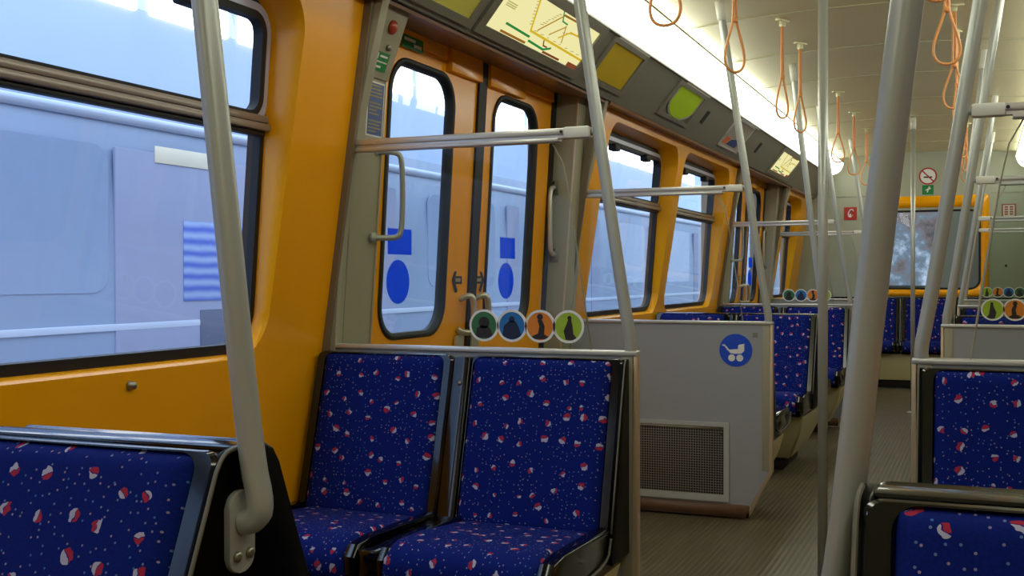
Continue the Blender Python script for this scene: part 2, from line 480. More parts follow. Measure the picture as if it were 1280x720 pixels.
def window(n, w, catch=True):
    t = thing('window_%d' % n, None, None, (0, (w[0] + w[1]) / 2, SILL), kind='structure')
    oy, oz = (w[0] + w[1]) / 2, SILL
    y0, y1 = w[0] - oy + 0.006, w[1] - oy - 0.006
    z0, z1 = 0.012, LIPTOP - SILL - 0.062
    def at(L, d): return [(xg(z + oz) + d, y, z) for y, z in L]
    def frame(name, a0, a1, b0, b1, r, wd, m, d0, d1):
        o = rrect(a0, a1, b0, b1, r, 8); i = rrect(a0 + wd, a1 - wd, b0 + wd, b1 - wd, max(0.004, r - wd), 8)
        bm = B(); R = loft(bm, [at(o, d0), at(o, d1), at(i, d1), at(i, d0), at(o, d0)])
        bmesh.ops.remove_doubles(bm, verts=bm.verts[:], dist=1e-6)
        bmesh.ops.recalc_face_normals(bm, faces=bm.faces[:])
        return mk(name, bm, m, t)
    frame('gasket', y0, y1, z0, z1 + 0.05, 0.11, 0.026, 'rubber', -0.03, 0.012)
    zr = 1.505 - oz
    frame('hopper_frame', y0 + 0.012, y1 - 0.012, zr - 0.016, z1 + 0.022, 0.075, 0.024, 'hopper', -0.01, 0.018)
    frame('hopper_gasket', y0 + 0.034, y1 - 0.034, zr + 0.01, z1, 0.06, 0.02, 'rubber', -0.008, 0.022)
    bm = B()
    x = xg(1.5)
    for zz, hh, dd in ((zr + 0.012, 0.010, 0.03), (zr - 0.010, 0.010, 0.036)):
        box(bm, x - 0.02, x + dd, y0 + 0.012, y1 - 0.012, zz - hh, zz + hh, 0.004)
    mk('mid_rail', bm, 'rail', t)
    bm = B(); box(bm, x - 0.01, x + 0.02, y0 + 0.015, y1 - 0.015, zr - 0.032, zr - 0.02, 0.002); mk('mid_rail_seal', bm, 'rubber', t)
    for nm, a, b in (('lower_pane', z0 + 0.02, zr), ('upper_pane', zr, z1 + 0.03)):
        bm = B()
        L = rrect(y0 + 0.014, y1 - 0.014, a, b, 0.05, 6)
        R = loft(bm, [at(L, -0.006), at(L, 0.0)])
        bm.faces.new(R[0][::-1]); bm.faces.new(R[1])
        mk(nm, bm, 'glass', t, smooth=False)
    if catch:
        for yy in (0.72, 0.28):
            yc = y0 + (y1 - y0) * (1 - yy)
            bm = B(); box(bm, xg(1.76) - 0.0, xg(1.76) + 0.045, yc - 0.04, yc + 0.04, z1 - 0.05, z1 - 0.012, 0.008); mk('hopper_catch', bm, 'rubber', t)
    return t

def door(n, ys, stickers=True):
    """pair of sliding leaves between two screens; ys = centre of the doorway seal"""
    t = thing('door_%d' % n, None, None, (0, ys, 0), kind='structure')
    zt = 1.96
    def at(L, d): return [(xd(z) + d, y, z) for y, z in L]
    for k, (a, b, p0, p1) in enumerate(((-0.87, -0.035, -0.735, -0.235), (0.035, 0.775, 0.125, 0.615))):
        hole = rrect(p0, p1, 0.872, 1.835, 0.12, 9)
        outer = radial_outer(hole, a, b, 0.02, zt)
        bm = B()
        loft(bm, [at(outer, -0.03), at(outer, 0.0), at(hole, 0.0), at(hole, -0.03)])
        bmesh.ops.recalc_face_normals(bm, faces=bm.faces[:])
        leaf = mk('door_leaf', bm, 'orange_door', t, sharp=30)
        cy = (p0 + p1) / 2; cz = 1.35
        inn = rrect(p0 + 0.019, p1 - 0.019, 0.891, 1.816, 0.102, 9)
        lip = rrect(p0 - 0.004, p1 + 0.004, 0.868, 1.839, 0.123, 9)
        bm = B(); loft(bm, [at(lip, -0.001), at(lip, 0.004), at(hole, 0.007), at(inn, 0.004), at(inn, -0.03)])
        mk('rubber_surround', bm, 'rubber', leaf)
        bm = B(); bm2 = rrect(p0 + 0.02, p1 - 0.02, 0.892, 1.815, 0.1, 9)
        R = loft(bm, [at(bm2, -0.018), at(bm2, -0.012)]); bm.faces.new(R[0][::-1]); bm.faces.new(R[1])
        mk('pane', bm, 'glass', leaf, smooth=False)
        # pull handle: flat bow standing off the leaf
        yh = -0.055 if k == 0 else 0.085
        bm = B()
        x = xd(0.93)
        tube(bm, [(x, yh - 0.035, 1.0), (x + 0.045, yh - 0.02, 1.02), (x + 0.05, yh - 0.01, 0.98), (x + 0.05, yh - 0.01, 0.91),
                  (x + 0.045, yh - 0.015, 0.868), (x + 0.012, yh - 0.05, 0.872), (x, yh - 0.06, 0.885)], 0.02, 10, 2, flat=0.6)
        h = mk('pull_handle', bm, 'handle', leaf, label='cast metal pull handle')
        bm = B(); box(bm, x - 0.002, x + 0.012, yh - 0.085, yh - 0.02, 0.80, 0.86, 0.004); mk('handle_plate', bm, 'handle', h)
        if stickers:
            ym = (-0.585, -0.505)[0] + 0.0 if k == 0 else 0.375
            sy = (ym - 0.085, ym + 0.085) if k == 0 else (ym - 0.08, ym + 0.08)
            bm = B(); prism(bm, [(sy[0], 1.165), (sy[1], 1.165), (sy[1], 1.255), (sy[0], 1.255)], 'x', xd(1.2) - 0.011, xd(1.2) - 0.009)
            mk('square_sticker', bm, 'blue_film', leaf, smooth=False, label='square blue sticker on the door pane')
            bm = B(); prism(bm, circ(ym, 1.07, 0.082, 36, 0.077), 'x', xd(1.07) - 0.011, xd(1.07) - 0.009)
            mk('round_sticker', bm, 'blue_film', leaf, smooth=False, label='round blue sticker on the door pane')
            # arrow print: black chevron and bar with pale inlay
            s = -1 if k == 0 else 1
            yc = -0.135 if k == 0 else 0.075
            x = xd(1.075) + 0.001
            bm = B()
            A = [(yc + s * 0.045, 1.075), (yc + s * 0.012, 1.125), (yc - s * 0.006, 1.118), (yc + s * 0.012, 1.09), (yc - s * 0.045, 1.09),
                 (yc - s * 0.045, 1.06), (yc + s * 0.012, 1.06), (yc - s * 0.006, 1.032), (yc + s * 0.012, 1.025)]
            prism(bm, A, 'x', x, x + 0.001)
            ar = mk('arrow_sign', bm, 'ink', leaf, smooth=False)
            bm = B(); prism(bm, [(yc - s * 0.03, 1.068), (yc + s * 0.015, 1.068), (yc + s * 0.015, 1.082), (yc - s * 0.03, 1.082)], 'x', x + 0.001, x + 0.002)
            mk('arrow_inlay', bm, 'map_ink', ar, smooth=False)
        # header cover over the leaf
        yy = (-0.315, -0.04) if k == 0 else (0.04, 0.40)
        bm = B(); box(bm, xd(1.9) - 0.005, xd(1.9) + 0.022, yy[0], yy[1], 1.845, 1.965, 0.002); mk('header_cover', bm, 'orange_door', t)
        yy = (-0.87, -0.33) if k == 0 else (0.41, 0.775)
        bm = B(); box(bm, xd(1.9) - 0.005, xd(1.9) + 0.012, yy[0], yy[1], 1.885, 1.965, 0.003); mk('header_strip', bm, 'orange_door', t)
    bm = B(); prism(bm, [(xd(0) - 0.02, 0.0), (xd(0) + 0.008, 0.0), (xd(zt) + 0.01, zt), (xd(zt) - 0.02, zt)], 'y', -0.036, 0.036)
    mk('rubber_seal', bm, 'rubber', t)
    for yy in ((0.775, 0.838),):
        bm = B(); prism(bm, [(xd(0) - 0.02, 0.0), (xd(0) + 0.004, 0.0), (xd(zt) + 0.004, zt), (xd(zt) - 0.02, zt)], 'y', *yy); mk('edge_seal', bm, 'rubber', t)
    return t

def vest_panels(n, y0, y1):
    """olive pocket panels either side of a doorway between screens at y0 and y1"""
    for i, (a, b) in enumerate(((y0 + 0.025, y0 + 0.19), (y1 - 0.145, y1 - 0.02))):
        bm = B()
        f = lambda z: -1.283 + 0.075 * (z - 0.9)
        prism(bm, [(f(0), 0), (f(1.97), 1.97), (-1.46, 1.97), (-1.46, 0)], 'y', a, b, bev=0.004)
        struct(mk('trim_%d' % (n + i), bm, 'olive', sharp=30))
        yl, yh = (b - 0.006, b + 0.004) if i == 0 else (a - 0.004, a + 0.006)
        bm = B(); prism(bm, [(f(0) - 0.004, 0), (f(1.95) - 0.004, 1.95), (f(1.95) + 0.003, 1.95), (f(0) + 0.003, 0)], 'y', yl, yh)
        struct(mk('trim_%d' % (n + 10 + i), bm, 'orange_reflect'))

# ------------------------------------------------------------------ seats
BK = [0.27]     # rake of the backrests
def yb(z, off=0.035): return -(off + BK[0] * (0.868 - z))

def pad(bm, path, x0, x1, T, r=0.03, nu=14):
    """upholstered pad swept along path [(y,z)...], UV in metres, rounded corners, bulged edges"""
    P = [Vector((0, y, z)) for y, z in path]
    # resample
    seg = [(b - a).length for a, b in zip(P, P[1:])]; tot = sum(seg)
    nv = max(10, int(tot / 0.022))
    def samp(s):
        for a, b, l in zip(P, P[1:], seg):
            if s <= l + 1e-9: return a.lerp(b, s / l if l else 0), (b - a).normalized()
            s -= l
        return P[-1], (P[-1] - P[-2]).normalized()
    uvl = bm.loops.layers.uv.verify()
    off = (random.random() * 3, random.random() * 3)
    grid = []; w = x1 - x0
    # clustered parameters so that the rolled edge is smooth
    def cl(k, n):
        t = k / n
        return 0.5 - 0.5 * math.copysign(abs(math.cos(math.pi * t)) ** 0.8, math.cos(math.pi * t))
    for j in range(nv + 1):
        s = cl(j, nv) * tot
        c, t = samp(s)
        # average normal at path corners
        c2, t2 = samp(min(tot, s + 0.012)); c3, t3 = samp(max(0, s - 0.012))
        tt = (t + t2 + t3).normalized()
        nrm = Vector((0, -tt.z, tt.y)) if True else None
        de = min(s, tot - s)
        ins = r - math.sqrt(max(0, r * r - (r - de) ** 2)) if de < r else 0
        row = []
        for i in range(nu + 1):
            u = cl(i, nu)
            x = x0 + ins + (w - 2 * ins) * u
            dx = min(x - x0, x1 - x)
            dd = min(de, max(0, dx))
            hgt = T * math.sin(min(1, dd / 0.022) * math.pi / 2)
            row.append((bm.verts.new(c + Vector((x, 0, 0)) + nrm * hgt), (x + off[0], s + off[1])))
        grid.append(row)
    for j in range(nv):
        for i in range(nu):
            q = (grid[j][i], grid[j][i + 1], grid[j + 1][i + 1], grid[j + 1][i])
            f = bm.faces.new([k[0] for k in q])
            for lp, k in zip(f.loops, q): lp[uvl].uv = k[1]

def seat_side(t, sy=1, yo=0.0, cells=((-0.446, -0.003, 0.012, 0.038), (-0.95, -0.503, 0.034, 0.034)), W=-0.95, endx=0.0):
    """one row of seats facing -y (sy=1), backs at y=-yo"""
    Y = lambda y: y - yo
    BACK = BK[0]
    nrm = Vector((0, -1, BACK)).normalized()
    hz = 0.868
    for (a, b, fa, fb) in cells:
        # moulded back frame: rounded ring slab lying in the tilted plane
        zb = 0.385; Lb = (hz - zb) * math.sqrt(1 + BACK * BACK)
        def T3(u, v, d):
            z = hz - v / math.sqrt(1 + BACK * BACK)
            return (u, Y(yb(z)) + nrm.y * d, z + nrm.z * d)
        o = rrect(a, b, 0.0, Lb, 0.022, 6); i = rrect(a + fa, b - fb, 0.008, Lb - 0.02, 0.022, 6)
        ii = rrect(a + fa - 0.005, b - fb + 0.008, 0.006, Lb - 0.02, 0.026, 6)
        oo = rrect(a + 0.005, b - 0.007, 0.004, Lb - 0.007, 0.018, 6)
        bm = B()
        R = loft(bm, [[T3(u, v, -0.03) for u, v in o], [T3(u, v, 0.004) for u, v in o], [T3(u, v, 0.010) for u, v in oo],
                      [T3(u, v, 0.010) for u, v in ii], [T3(u, v, 0.002) for u, v in i]])
        bm.faces.new(R[-1]); bm.faces.new(R[0][::-1])
        bmesh.ops.recalc_face_normals(bm, faces=bm.faces[:])
        fr = mk('back_frame', bm, 'black', t, sy=sy)
        bm = B()
        pad(bm, [(Y(yb(z)) - 0.002, z) for z in (0.405, 0.45, 0.6, 0.75, 0.863)], a + fa - 0.005, b - fb + 0.006, 0.022, r=0.018)
        mk('backrest', bm, 'cloth', t, sy=sy, sharp=180)
        # cushion
        path = [(Y(-0.555), 0.352), (Y(-0.575), 0.385), (Y(-0.57), 0.418), (Y(-0.535), 0.438), (Y(-0.4), 0.435), (Y(-0.25), 0.42), (Y(-0.150), 0.412)]
        bm = B(); pad(bm, path, a + fa - 0.004, b - fb + 0.004, 0.02)
        for f in bm.faces: f.normal_flip()
        # push bulge upward: path runs front to back, normals recomputed here
        mk('cushion', bm, 'cloth', t, sy=sy, sharp=180)
        # seat pan with side cheeks
        for x0, x1 in ((a, a + max(fa, 0.03)), (b - max(fb, 0.03), b)):
            bm = B()
            prism(bm, [(Y(-0.13), 0.43), (Y(-0.16), 0.445), (Y(-0.5), 0.452), (Y(-0.562), 0.446), (Y(-0.585), 0.42), (Y(-0.58), 0.375), (Y(-0.55), 0.35), (Y(-0.13), 0.34)],
                  'x', x0, x1, bev=0.006)
            mk('seat_cheek', bm, 'black', t, sy=sy)
        bm = B(); box(bm, a + 0.02, b - 0.02, Y(-0.555), Y(-0.12), 0.335, 0.412, 0.006); mk('seat_pan', bm, 'side', t, sy=sy)
    # glossy infill strips between neighbouring seats
    xs = sorted(cells)
    for (a0, b0, _, _), (a1, b1, _, _) in zip(xs, xs[1:]):
        bm = B()
        x0, x1 = b0 + 0.002, a1 - 0.002
        prism(bm, [(Y(yb(z, 0.042)), z) for z in (0.861, 0.4)] + [(Y(yb(0.4)) + 0.06, 0.39), (Y(-0.005), 0.861)], 'x', x0, x1, bev=0.005)
        d = mk('divider', bm, 'black', t, sy=sy, label='glossy black strip between the seats')
        bm = B()
        c = Vector(((x0 + x1) / 2, Y(yb(0.79, 0.042)), 0.79))
        tube(bm, [c, c + nrm * 0.003, c + nrm * 0.006], [0.007, 0.006, 0.003], 12); mk('rivet', bm, 'steel', d, sy=sy)
        bm = B(); box(bm, x0, x1, Y(-0.575), Y(-0.14), 0.36, 0.436, 0.008); mk('cushion_divider', bm, 'black', d, sy=sy)

def pedestal(t, W, y0, y1, endx=0.0, sy=1):
    """cantilevered beige base: aisle face slopes in towards the floor"""
    bm = B()
    z0, z1 = 0.07, 0.338
    top = [(endx - 0.012, y0), (endx - 0.012, y1), (W, y1), (W, y0)]
    mid = [(endx - 0.035, y0 + 0.03), (endx - 0.035, y1 - 0.03), (W, y1 - 0.03), (W, y0 + 0.03)]
    ins = 0.14 if y1 - y0 < 0.8 else 0.2
    bot = [(endx - 0.115, y0 + ins), (endx - 0.115, y1 - ins * 0.6 if y1 - y0 < 0.8 else y1 - ins), (W, y1 - ins * 0.6 if y1 - y0 < 0.8 else y1 - ins), (W, y0 + ins)]
    R = loft(bm, [[(x, y, z) for x, y in L] for L, z in ((bot, z0), (mid, 0.24), (top, z1))])
    bm.faces.new(R[0][::-1]); bm.faces.new(R[-1])
    bmesh.ops.recalc_face_normals(bm, faces=bm.faces[:])
    bmesh.ops.bevel(bm, geom=bm.edges[:], offset=0.012, segments=2, affect='EDGES')
    mk('pedestal', bm, 'beige', t, sy=sy)
    bm = B(); yi = [p[1] for p in bot]
    box(bm, W, endx - 0.16, min(yi) + 0.03, max(yi) - 0.03, 0.0, 0.075); mk('plinth', bm, 'plinth', t, sy=sy)

def cheek(t, pts, sy=1):
    bm = B(); prism(bm, pts, 'x', -0.014, 0.0, bev=0.004); return mk('end_panel', bm, 'side', t, sy=sy, label='black end panel')

def single_seat(label, y, sy, loc_y, group='double seats backing on the glass screens'):
    t = thing('double_seat', label, 'seat', (-0.365, loc_y, 0), group)
    seat_side(t, sy)
    cheek(t, [(-0.004, 0.866), (yb(0.862), 0.866), (yb(0.85) - 0.011, 0.85), (yb(0.40) - 0.011, 0.40), (yb(0.40) + 0.01, 0.345), (-0.004, 0.345)], sy)
    bm = B(); tube(bm, [(0.0, yb(0.866) - 0.002, 0.867), (0.0, yb(0.85) - 0.012, 0.85), (0.0, yb(0.43) - 0.012, 0.43)], 0.0025, 6, 1)
    mk('edge_piping', bm, 'piping', t, sy=sy)
    bm = B(); tube(bm, [(0.001, -0.17, 0.42), (0.001, -0.20, 0.36), (0.001, -0.5, 0.362), (0.001, -0.575, 0.38), (0.001, -0.588, 0.42)], 0.0035, 6, 2)
    mk('cushion_piping', bm, 'piping', t, sy=sy)
    pedestal(t, -0.945, -0.5, -0.02, sy=sy)
    return t

def double_unit(label, y, x=-0.365):
    t = thing('back_to_back_seat', label, 'seat', (x, y, 0), 'back to back seat units in the middle of the bays')
    g = 0.012; BK[0] = 0.42
    for sy in (1, -1): seat_side(t, sy, g)
    zb = 0.345; a = lambda z: yb(z) - g
    cheek(t, [(-0.02, 0.871), (a(0.868) + 0.006, 0.868), (a(0.862) - 0.006, 0.860), (a(0.84) - 0.011, 0.84), (a(0.40) - 0.011, 0.40), (a(0.4) + 0.01, zb), (-a(0.4) - 0.01, zb), (-a(0.40) + 0.011, 0.40), (-a(0.84) + 0.011, 0.84), (-a(0.862) + 0.006, 0.860), (-a(0.868) - 0.006, 0.868), (0.02, 0.871)])
    bm = B(); box(bm, -0.95, -0.010, -0.026, 0.026, 0.858, 0.870, 0.003, 3); mk('top_trim', bm, 'black', t, label='glossy black top trim')
    for sy in (1,):
        bm = B(); tube(bm, [(0.0, 0.0, 0.872), (0.0, a(0.868) + 0.004, 0.869), (0.0, a(0.862) - 0.007, 0.861), (0.0, a(0.84) - 0.012, 0.84), (0.0, a(0.43) - 0.012, 0.43)], 0.003, 6, 1)
        mk('edge_piping', bm, 'piping', t, sy=sy)
    pedestal(t, -0.945, -0.5, 0.5)
    BK[0] = 0.27
    return t

def pole_low(label, y, group, zt=2.325, x=-0.345, dz=0.0):
    """pole bolted to the aisle end of a back to back seat, leaning outwards to the ceiling"""
    t = thing('grab_pole', label, 'pole', (x, y, 0.692 + dz), group)
    bm = B()
    xt = lambda z: 0.006 - (0.118 if dz == 0 else 0.128) * (z - 0.80)
    P = [(-0.012, 0.0, 0.085), (0.004, 0.003, 0.088), (0.016, 0.004, 0.105), (xt(0.862), 0.004, 0.17), (xt(1.2), 0.004, 0.508 - dz), (xt(1.8), 0.004, 1.108 - dz), (xt(zt - 0.03), 0.004, zt - 0.722 - dz)]
    tube(bm, P, 0.0168, 16, 2); mk('tube', bm, 'pole', t)
    bm = B(); prism(bm, rrect(-0.026, 0.026, 0.022, 0.125, 0.02, 5), 'x', -0.02, -0.011, bev=0.002); f = mk('flange', bm, 'pole', t)
    for yy in (-0.013, 0.013):
        bm = B(); tube(bm, [(-0.012, yy, 0.044), (-0.007, yy, 0.044), (-0.005, yy, 0.044)], [0.0075, 0.007, 0.004], 10); mk('screw', bm, 'steel', f)
    bm = B(); z = zt - 0.692 - dz
    tube(bm, [(xt(zt - 0.10), 0.004, z - 0.10), (xt(zt), 0.004, z)], 0.0215, 16); mk('collar', bm, 'white', t)
    return t

def pole_screen(label, y, group, zt=2.325):
    t = thing('grab_pole', label, 'pole', (-0.368, y, 0.885), group)
    bm = B()
    k = 0.152
    P = [(0, 0, 0), (0, 0, 0.03), (-0.008, 0, 0.07), (-k * 0.2, 0, 0.2), (-k * 0.7, 0, 0.7), (-k * (zt - 0.885 - 0.04), 0, zt - 0.885 - 0.04)]
    tube(bm, P, 0.0168, 16, 2); mk('tube', bm, 'pole', t)
    bm = B(); z = zt - 0.885
    tube(bm, [(-k * (z - 0.09), 0, z - 0.09), (-k * z, 0, z)], 0.0215, 16); mk('collar', bm, 'white', t)
    return t

def figure(kind):
    if kind == 0: return [circ(0, 0.008, 0.017, 14), [(-0.027, -0.035), (-0.022, -0.008), (-0.008, 0.0), (0.01, -0.002), (0.022, -0.012), (0.028, -0.035)]]
    if kind == 1: return [circ(0.0, 0.018, 0.009, 12), [(-0.03, -0.03), (-0.024, 0.0), (-0.008, 0.014), (0.01, 0.014), (0.02, -0.002), (0.03, -0.03), (0, -0.038)]]
    if kind == 2: return [circ(0.0, 0.026, 0.009, 12), [(-0.008, 0.018), (0.006, 0.018), (0.014, 0.0), (0.012, -0.022), (0.028, -0.03), (0.022, -0.036), (-0.022, -0.036), (-0.028, -0.03), (-0.006, -0.02), (-0.002, 0.0)]]
    return [circ(0.003, 0.024, 0.006, 12), [(-0.001, 0.02), (0.008, 0.02), (0.012, 0.0), (0.014, -0.02), (0.026, -0.034), (0.01, -0.038), (-0.008, -0.036), (-0.014, -0.012), (-0.006, 0.006)]]

def screen(label, y, stickers=None, grille=0, wall_x=-1.295, group='glass screens beside the doorways'):
    t = thing('partition_screen', label, 'partition', (-0.35, y, 0), group)
    W = wall_x + 0.35
    poly = [(-0.008, 0.875), (W, 0.875), (W, 0.012), (-0.118, 0.012), (-0.008, 0.225)]
    bm = B(); prism(bm, poly, 'y', -0.011, 0.011); mk('panel', bm, 'grey', t, smooth=False)
    bm = B()
    prism(bm, [(0.004, 0.876), (-0.009, 0.876), (-0.009, 0.226), (-0.122, 0.006), (-0.106, 0.002), (0.004, 0.222)], 'y', -0.015, 0.015, bev=0.003)
    mk('edge_trim', bm, 'orange_reflect', t)
    bm = B(); box(bm, -0.044, -0.009, -0.0135, 0.0135, 0.225, 0.875, 0.002); mk('edge_post', bm, 'olive', t)
    bm = B(); box(bm, W, 0.004, -0.019, 0.019, 0.873, 0.887, 0.004); mk('top_rail', bm, 'alu', t, label='bright aluminium top rail')
    for s in (-1, 1):
        bm = B(); box(bm, W, -0.10, s * 0.011, s * 0.015, 0.008, 0.066); 
        mk('kick_plate', bm, 'kick', t, label='brown kick plate')
    # wall post following the lean of the side
    bm = B()
    prism(bm, [(xw(z) + 0.35 - 0.10, z) for z in (0.0, 0.9, 1.93)] + [(x + 0.35, z) for x, z in ((-1.108, 1.93), (-1.15, 1.77), (-1.19, 1.6), (-1.225, 1.47), (-1.262, 1.2), (-1.283, 0.9), (-1.283, 0.0))], 'y', -0.02, 0.02, bev=0.003)
    mk('wall_post', bm, 'olive', t)
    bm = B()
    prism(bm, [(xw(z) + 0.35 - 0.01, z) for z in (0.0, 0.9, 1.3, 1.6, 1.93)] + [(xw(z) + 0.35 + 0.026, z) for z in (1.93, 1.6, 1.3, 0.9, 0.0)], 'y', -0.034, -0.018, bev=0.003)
    mk('post_shadow_strip', bm, 'post_shade_brown', t)  # brown strip paints the shadow along the wall side of the post
    gx = lambda z: -0.13 - 0.15 * (z - 0.885)
    L = [(W + 0.005, 0.885), (gx(0.885), 0.885), (gx(1.1), 1.1), (gx(1.3), 1.3), (gx(1.4) - 0.005, 1.40), (gx(1.46) - 0.03, 1.462), (-0.895, 1.462)]
    bm = B(); prism(bm, L, 'y', -0.003, 0.003); mk('glass_pane', bm, 'screen', t, smooth=False)
    bm = B(); tube(bm, [(u, 0, v) for u, v in L[1:6]], 0.002, 6); mk('glass_edge', bm, 'olive', t, label='bright polished edge of the glass')
    # upper rail
    xa, xb = -0.893, -0.20
    bm = B()
    box(bm, xa, xb, -0.020, 0.016, 1.477, 1.495, 0.004)
    box(bm, xa, xb, -0.013, 0.016, 1.468, 1.478)
    box(bm, xa, xb - 0.02, -0.020, 0.016, 1.458, 1.469, 0.003)
    r = mk('upper_rail', bm, 'alu', t, label='aluminium rail over the glass')
    bm = B(); box(bm, xb - 0.005, -0.130, -0.0215, 0.018, 1.466, 1.497, 0.005); mk('end_cap', bm, 'white', r)
    bm = B(); tube(bm, [(-0.132, 0, 1.481), (-0.113, 0, 1.481)], 0.009, 10); mk('pole_clamp', bm, 'pole', r)
    for xx in (xa + 0.02, xb + 0.02 - 0.03):
        bm = B(); tube(bm, [(xx, -0.0195, 1.485), (xx, -0.0225, 1.485)], 0.0045, 10); mk('bolt', bm, 'rubber', r)
    if stickers:
        for xx, cname, kind in stickers:
            bm = B()
            ring_prism(bm, circ(xx, 0.949, 0.0455), circ(xx, 0.949, 0.039), 'y', -0.0062, -0.0032)
            s = mk('round_sticker', bm, 'sign_white', t, label='%s round sticker with a dark figure' % cname.replace('st_', ''))
            bm = B(); prism(bm, circ(xx, 0.949, 0.0395), 'y', -0.0052, -0.0032); mk('sticker_disc', bm, cname, s, smooth=False)
            bm = B()
            for F in figure(kind): prism(bm, [(xx + u, 0.949 + v) for u, v in F], 'y', -0.0060, -0.0050)
            mk('sticker_figure', bm, 'fig_blue' if kind == 1 else 'fig', s, smooth=False)
    if grille:
        s = grille
        x0, x1, z0, z1 = -0.90, -0.19, 0.075, 0.43
        ya, yb_ = s * 0.011, s * 0.021
        bm = B(); ring_prism(bm, rrect(x0, x1, z0, z1, 0.006, 2), rrect(x0 + 0.026, x1 - 0.022, z0 + 0.03, z1 - 0.018, 0.004, 2), 'y', min(ya, yb_), max(ya, yb_))
        g = mk('grille_frame', bm, 'alu_pale', t, smooth=False)
        bm = B(); box(bm, x0 + 0.02, x1 - 0.018, s * 0.0112, s * 0.0122, z0 + 0.025, z1 - 0.015); mk('grille_backing', bm, 'dark', g)
        bm = B()
        n = 58
        for i in range(n):
            x = x0 + 0.028 + (x1 - x0 - 0.052) * i / (n - 1); box(bm, x - 0.0013, x + 0.0013, s * 0.0145, s * 0.0165, z0 + 0.026, z1 - 0.016)
        n = 28
        for i in range(n):
            z = z0 + 0.032 + (z1 - z0 - 0.052) * i / (n - 1); box(bm, x0 + 0.024, x1 - 0.02, s * 0.0150, s * 0.0170, z - 0.0013, z + 0.0013)
        mk('grille_mesh', bm, 'mesh', g, smooth=False)
        bm = B(); box(bm, x0 + 0.03, x1 - 0.024, s * 0.0135, s * 0.0175, z1 - 0.032, z1 - 0.022); mk('grille_bar', bm, 'steel', g)
        bm = B(); tube(bm, [(x1 - 0.03, s * 0.018, z1 - 0.05), (x1 - 0.03, s * 0.022, z1 - 0.05)], 0.005, 8); mk('grille_lock', bm, 'ink', g)
    return t

# ------------------------------------------------------------------ build the coach
bm = B(); box(bm, -1.46, 1.46, Y0, YE + 0.1, -0.06, 0.0); struct(mk('floor', bm, 'floor', smooth=False))
# ceiling vault
def zc(x): return 2.342 - 0.062 * x * x
bm = B()
xs = [-1.02 + 2.04 * i / 24 for i in range(25)]
loft(bm, [[(x, y, zc(x)) for x in xs] for y in [Y0 + (YE + 0.05 - Y0) * j / 12 for j in range(13)]], closed=False)
bm2 = [[(x, y, zc(x) + 0.04) for x in xs] for y in (Y0, YE + 0.05)]
loft(bm, bm2, closed=False)
cl = struct(mk('ceiling', bm, 'ceiling', sharp=60))
n = 0
for y in (1.68, 2.61, 3.54, 4.47, 5.40, 6.35, 7.30, 8.35, 9.3, 10.2, 11.1):
    n += 1
    bm = B(); loft(bm, [[(x, y + d, zc(x) - h) for x in xs] for d, h in ((-0.007, 0.0), (-0.007, 0.004), (0.007, 0.004), (0.007, 0.0))], closed=False)
    struct(mk('trim_%d' % (100 + n), bm, 'seam', cl))

bm = B()
box(bm, -1.46, 1.46, Y0 - 0.05, Y0, 0, 2.4); struct(mk('wall_back', bm, 'endgrey', smooth=False))

def side(name, sx, nw, nd, nt, full):
    SX[0] = sx
    wall(name)
    for i, w in enumerate(WINS): window(nw + i, w)
    for i, (a, b) in enumerate(((SA, SB), (SCn, SD))):
        door(nd + i, (a + b) / 2 + 0.075, full)
        vest_panels(nt + 2 * i, a, b)
        bm = B(); box(bm, -1.46, -1.30, a, b, 0.0, 0.02); struct(mk('trim_%d' % (nt + 30 + i), bm, 'alu', smooth=False))
    # cove strip over windows and doors
    bm = B()
    prism(bm, [(-1.10, 1.91), (-0.930, 2.120), (-1.0, 2.30), (-1.47, 2.30), (-1.47, 1.955), (-1.30, 1.950), (-1.18, 1.918)], 'y', Y0, YE + 0.02)
    struct(mk('trim_%d' % (nt + 40), bm, 'cove', sharp=20))
    for i, (a, b) in enumerate(((SA, SB), (SCn, SD))):
        bm = B(); prism(bm, [(-1.115, 1.908), (-1.118, 1.898), (-1.36, 1.940), (-1.36, 1.958), (-1.3, 1.955), (-1.18, 1.921)], 'y', a + 0.02, b - 0.02)
        struct(mk('trim_%d' % (nt + 41 + i), bm, 'soffit', sharp=30))
    for i, (a, b) in enumerate(((Y0, SA - 0.02), (SB + 0.02, SCn - 0.02), (SD + 0.02, YE))):
        bm = B(); prism(bm, [(-1.102, 1.912), (-1.108, 1.896), (-1.19, 1.912), (-1.19, 1.93)], 'y', a, b)
        struct(mk('trim_%d' % (nt + 44 + i), bm, 'soffit'))
    SX[0] = 1

side('left', 1, 1, 1, 1, True)
side('right', -1, 6, 3, 51, False)

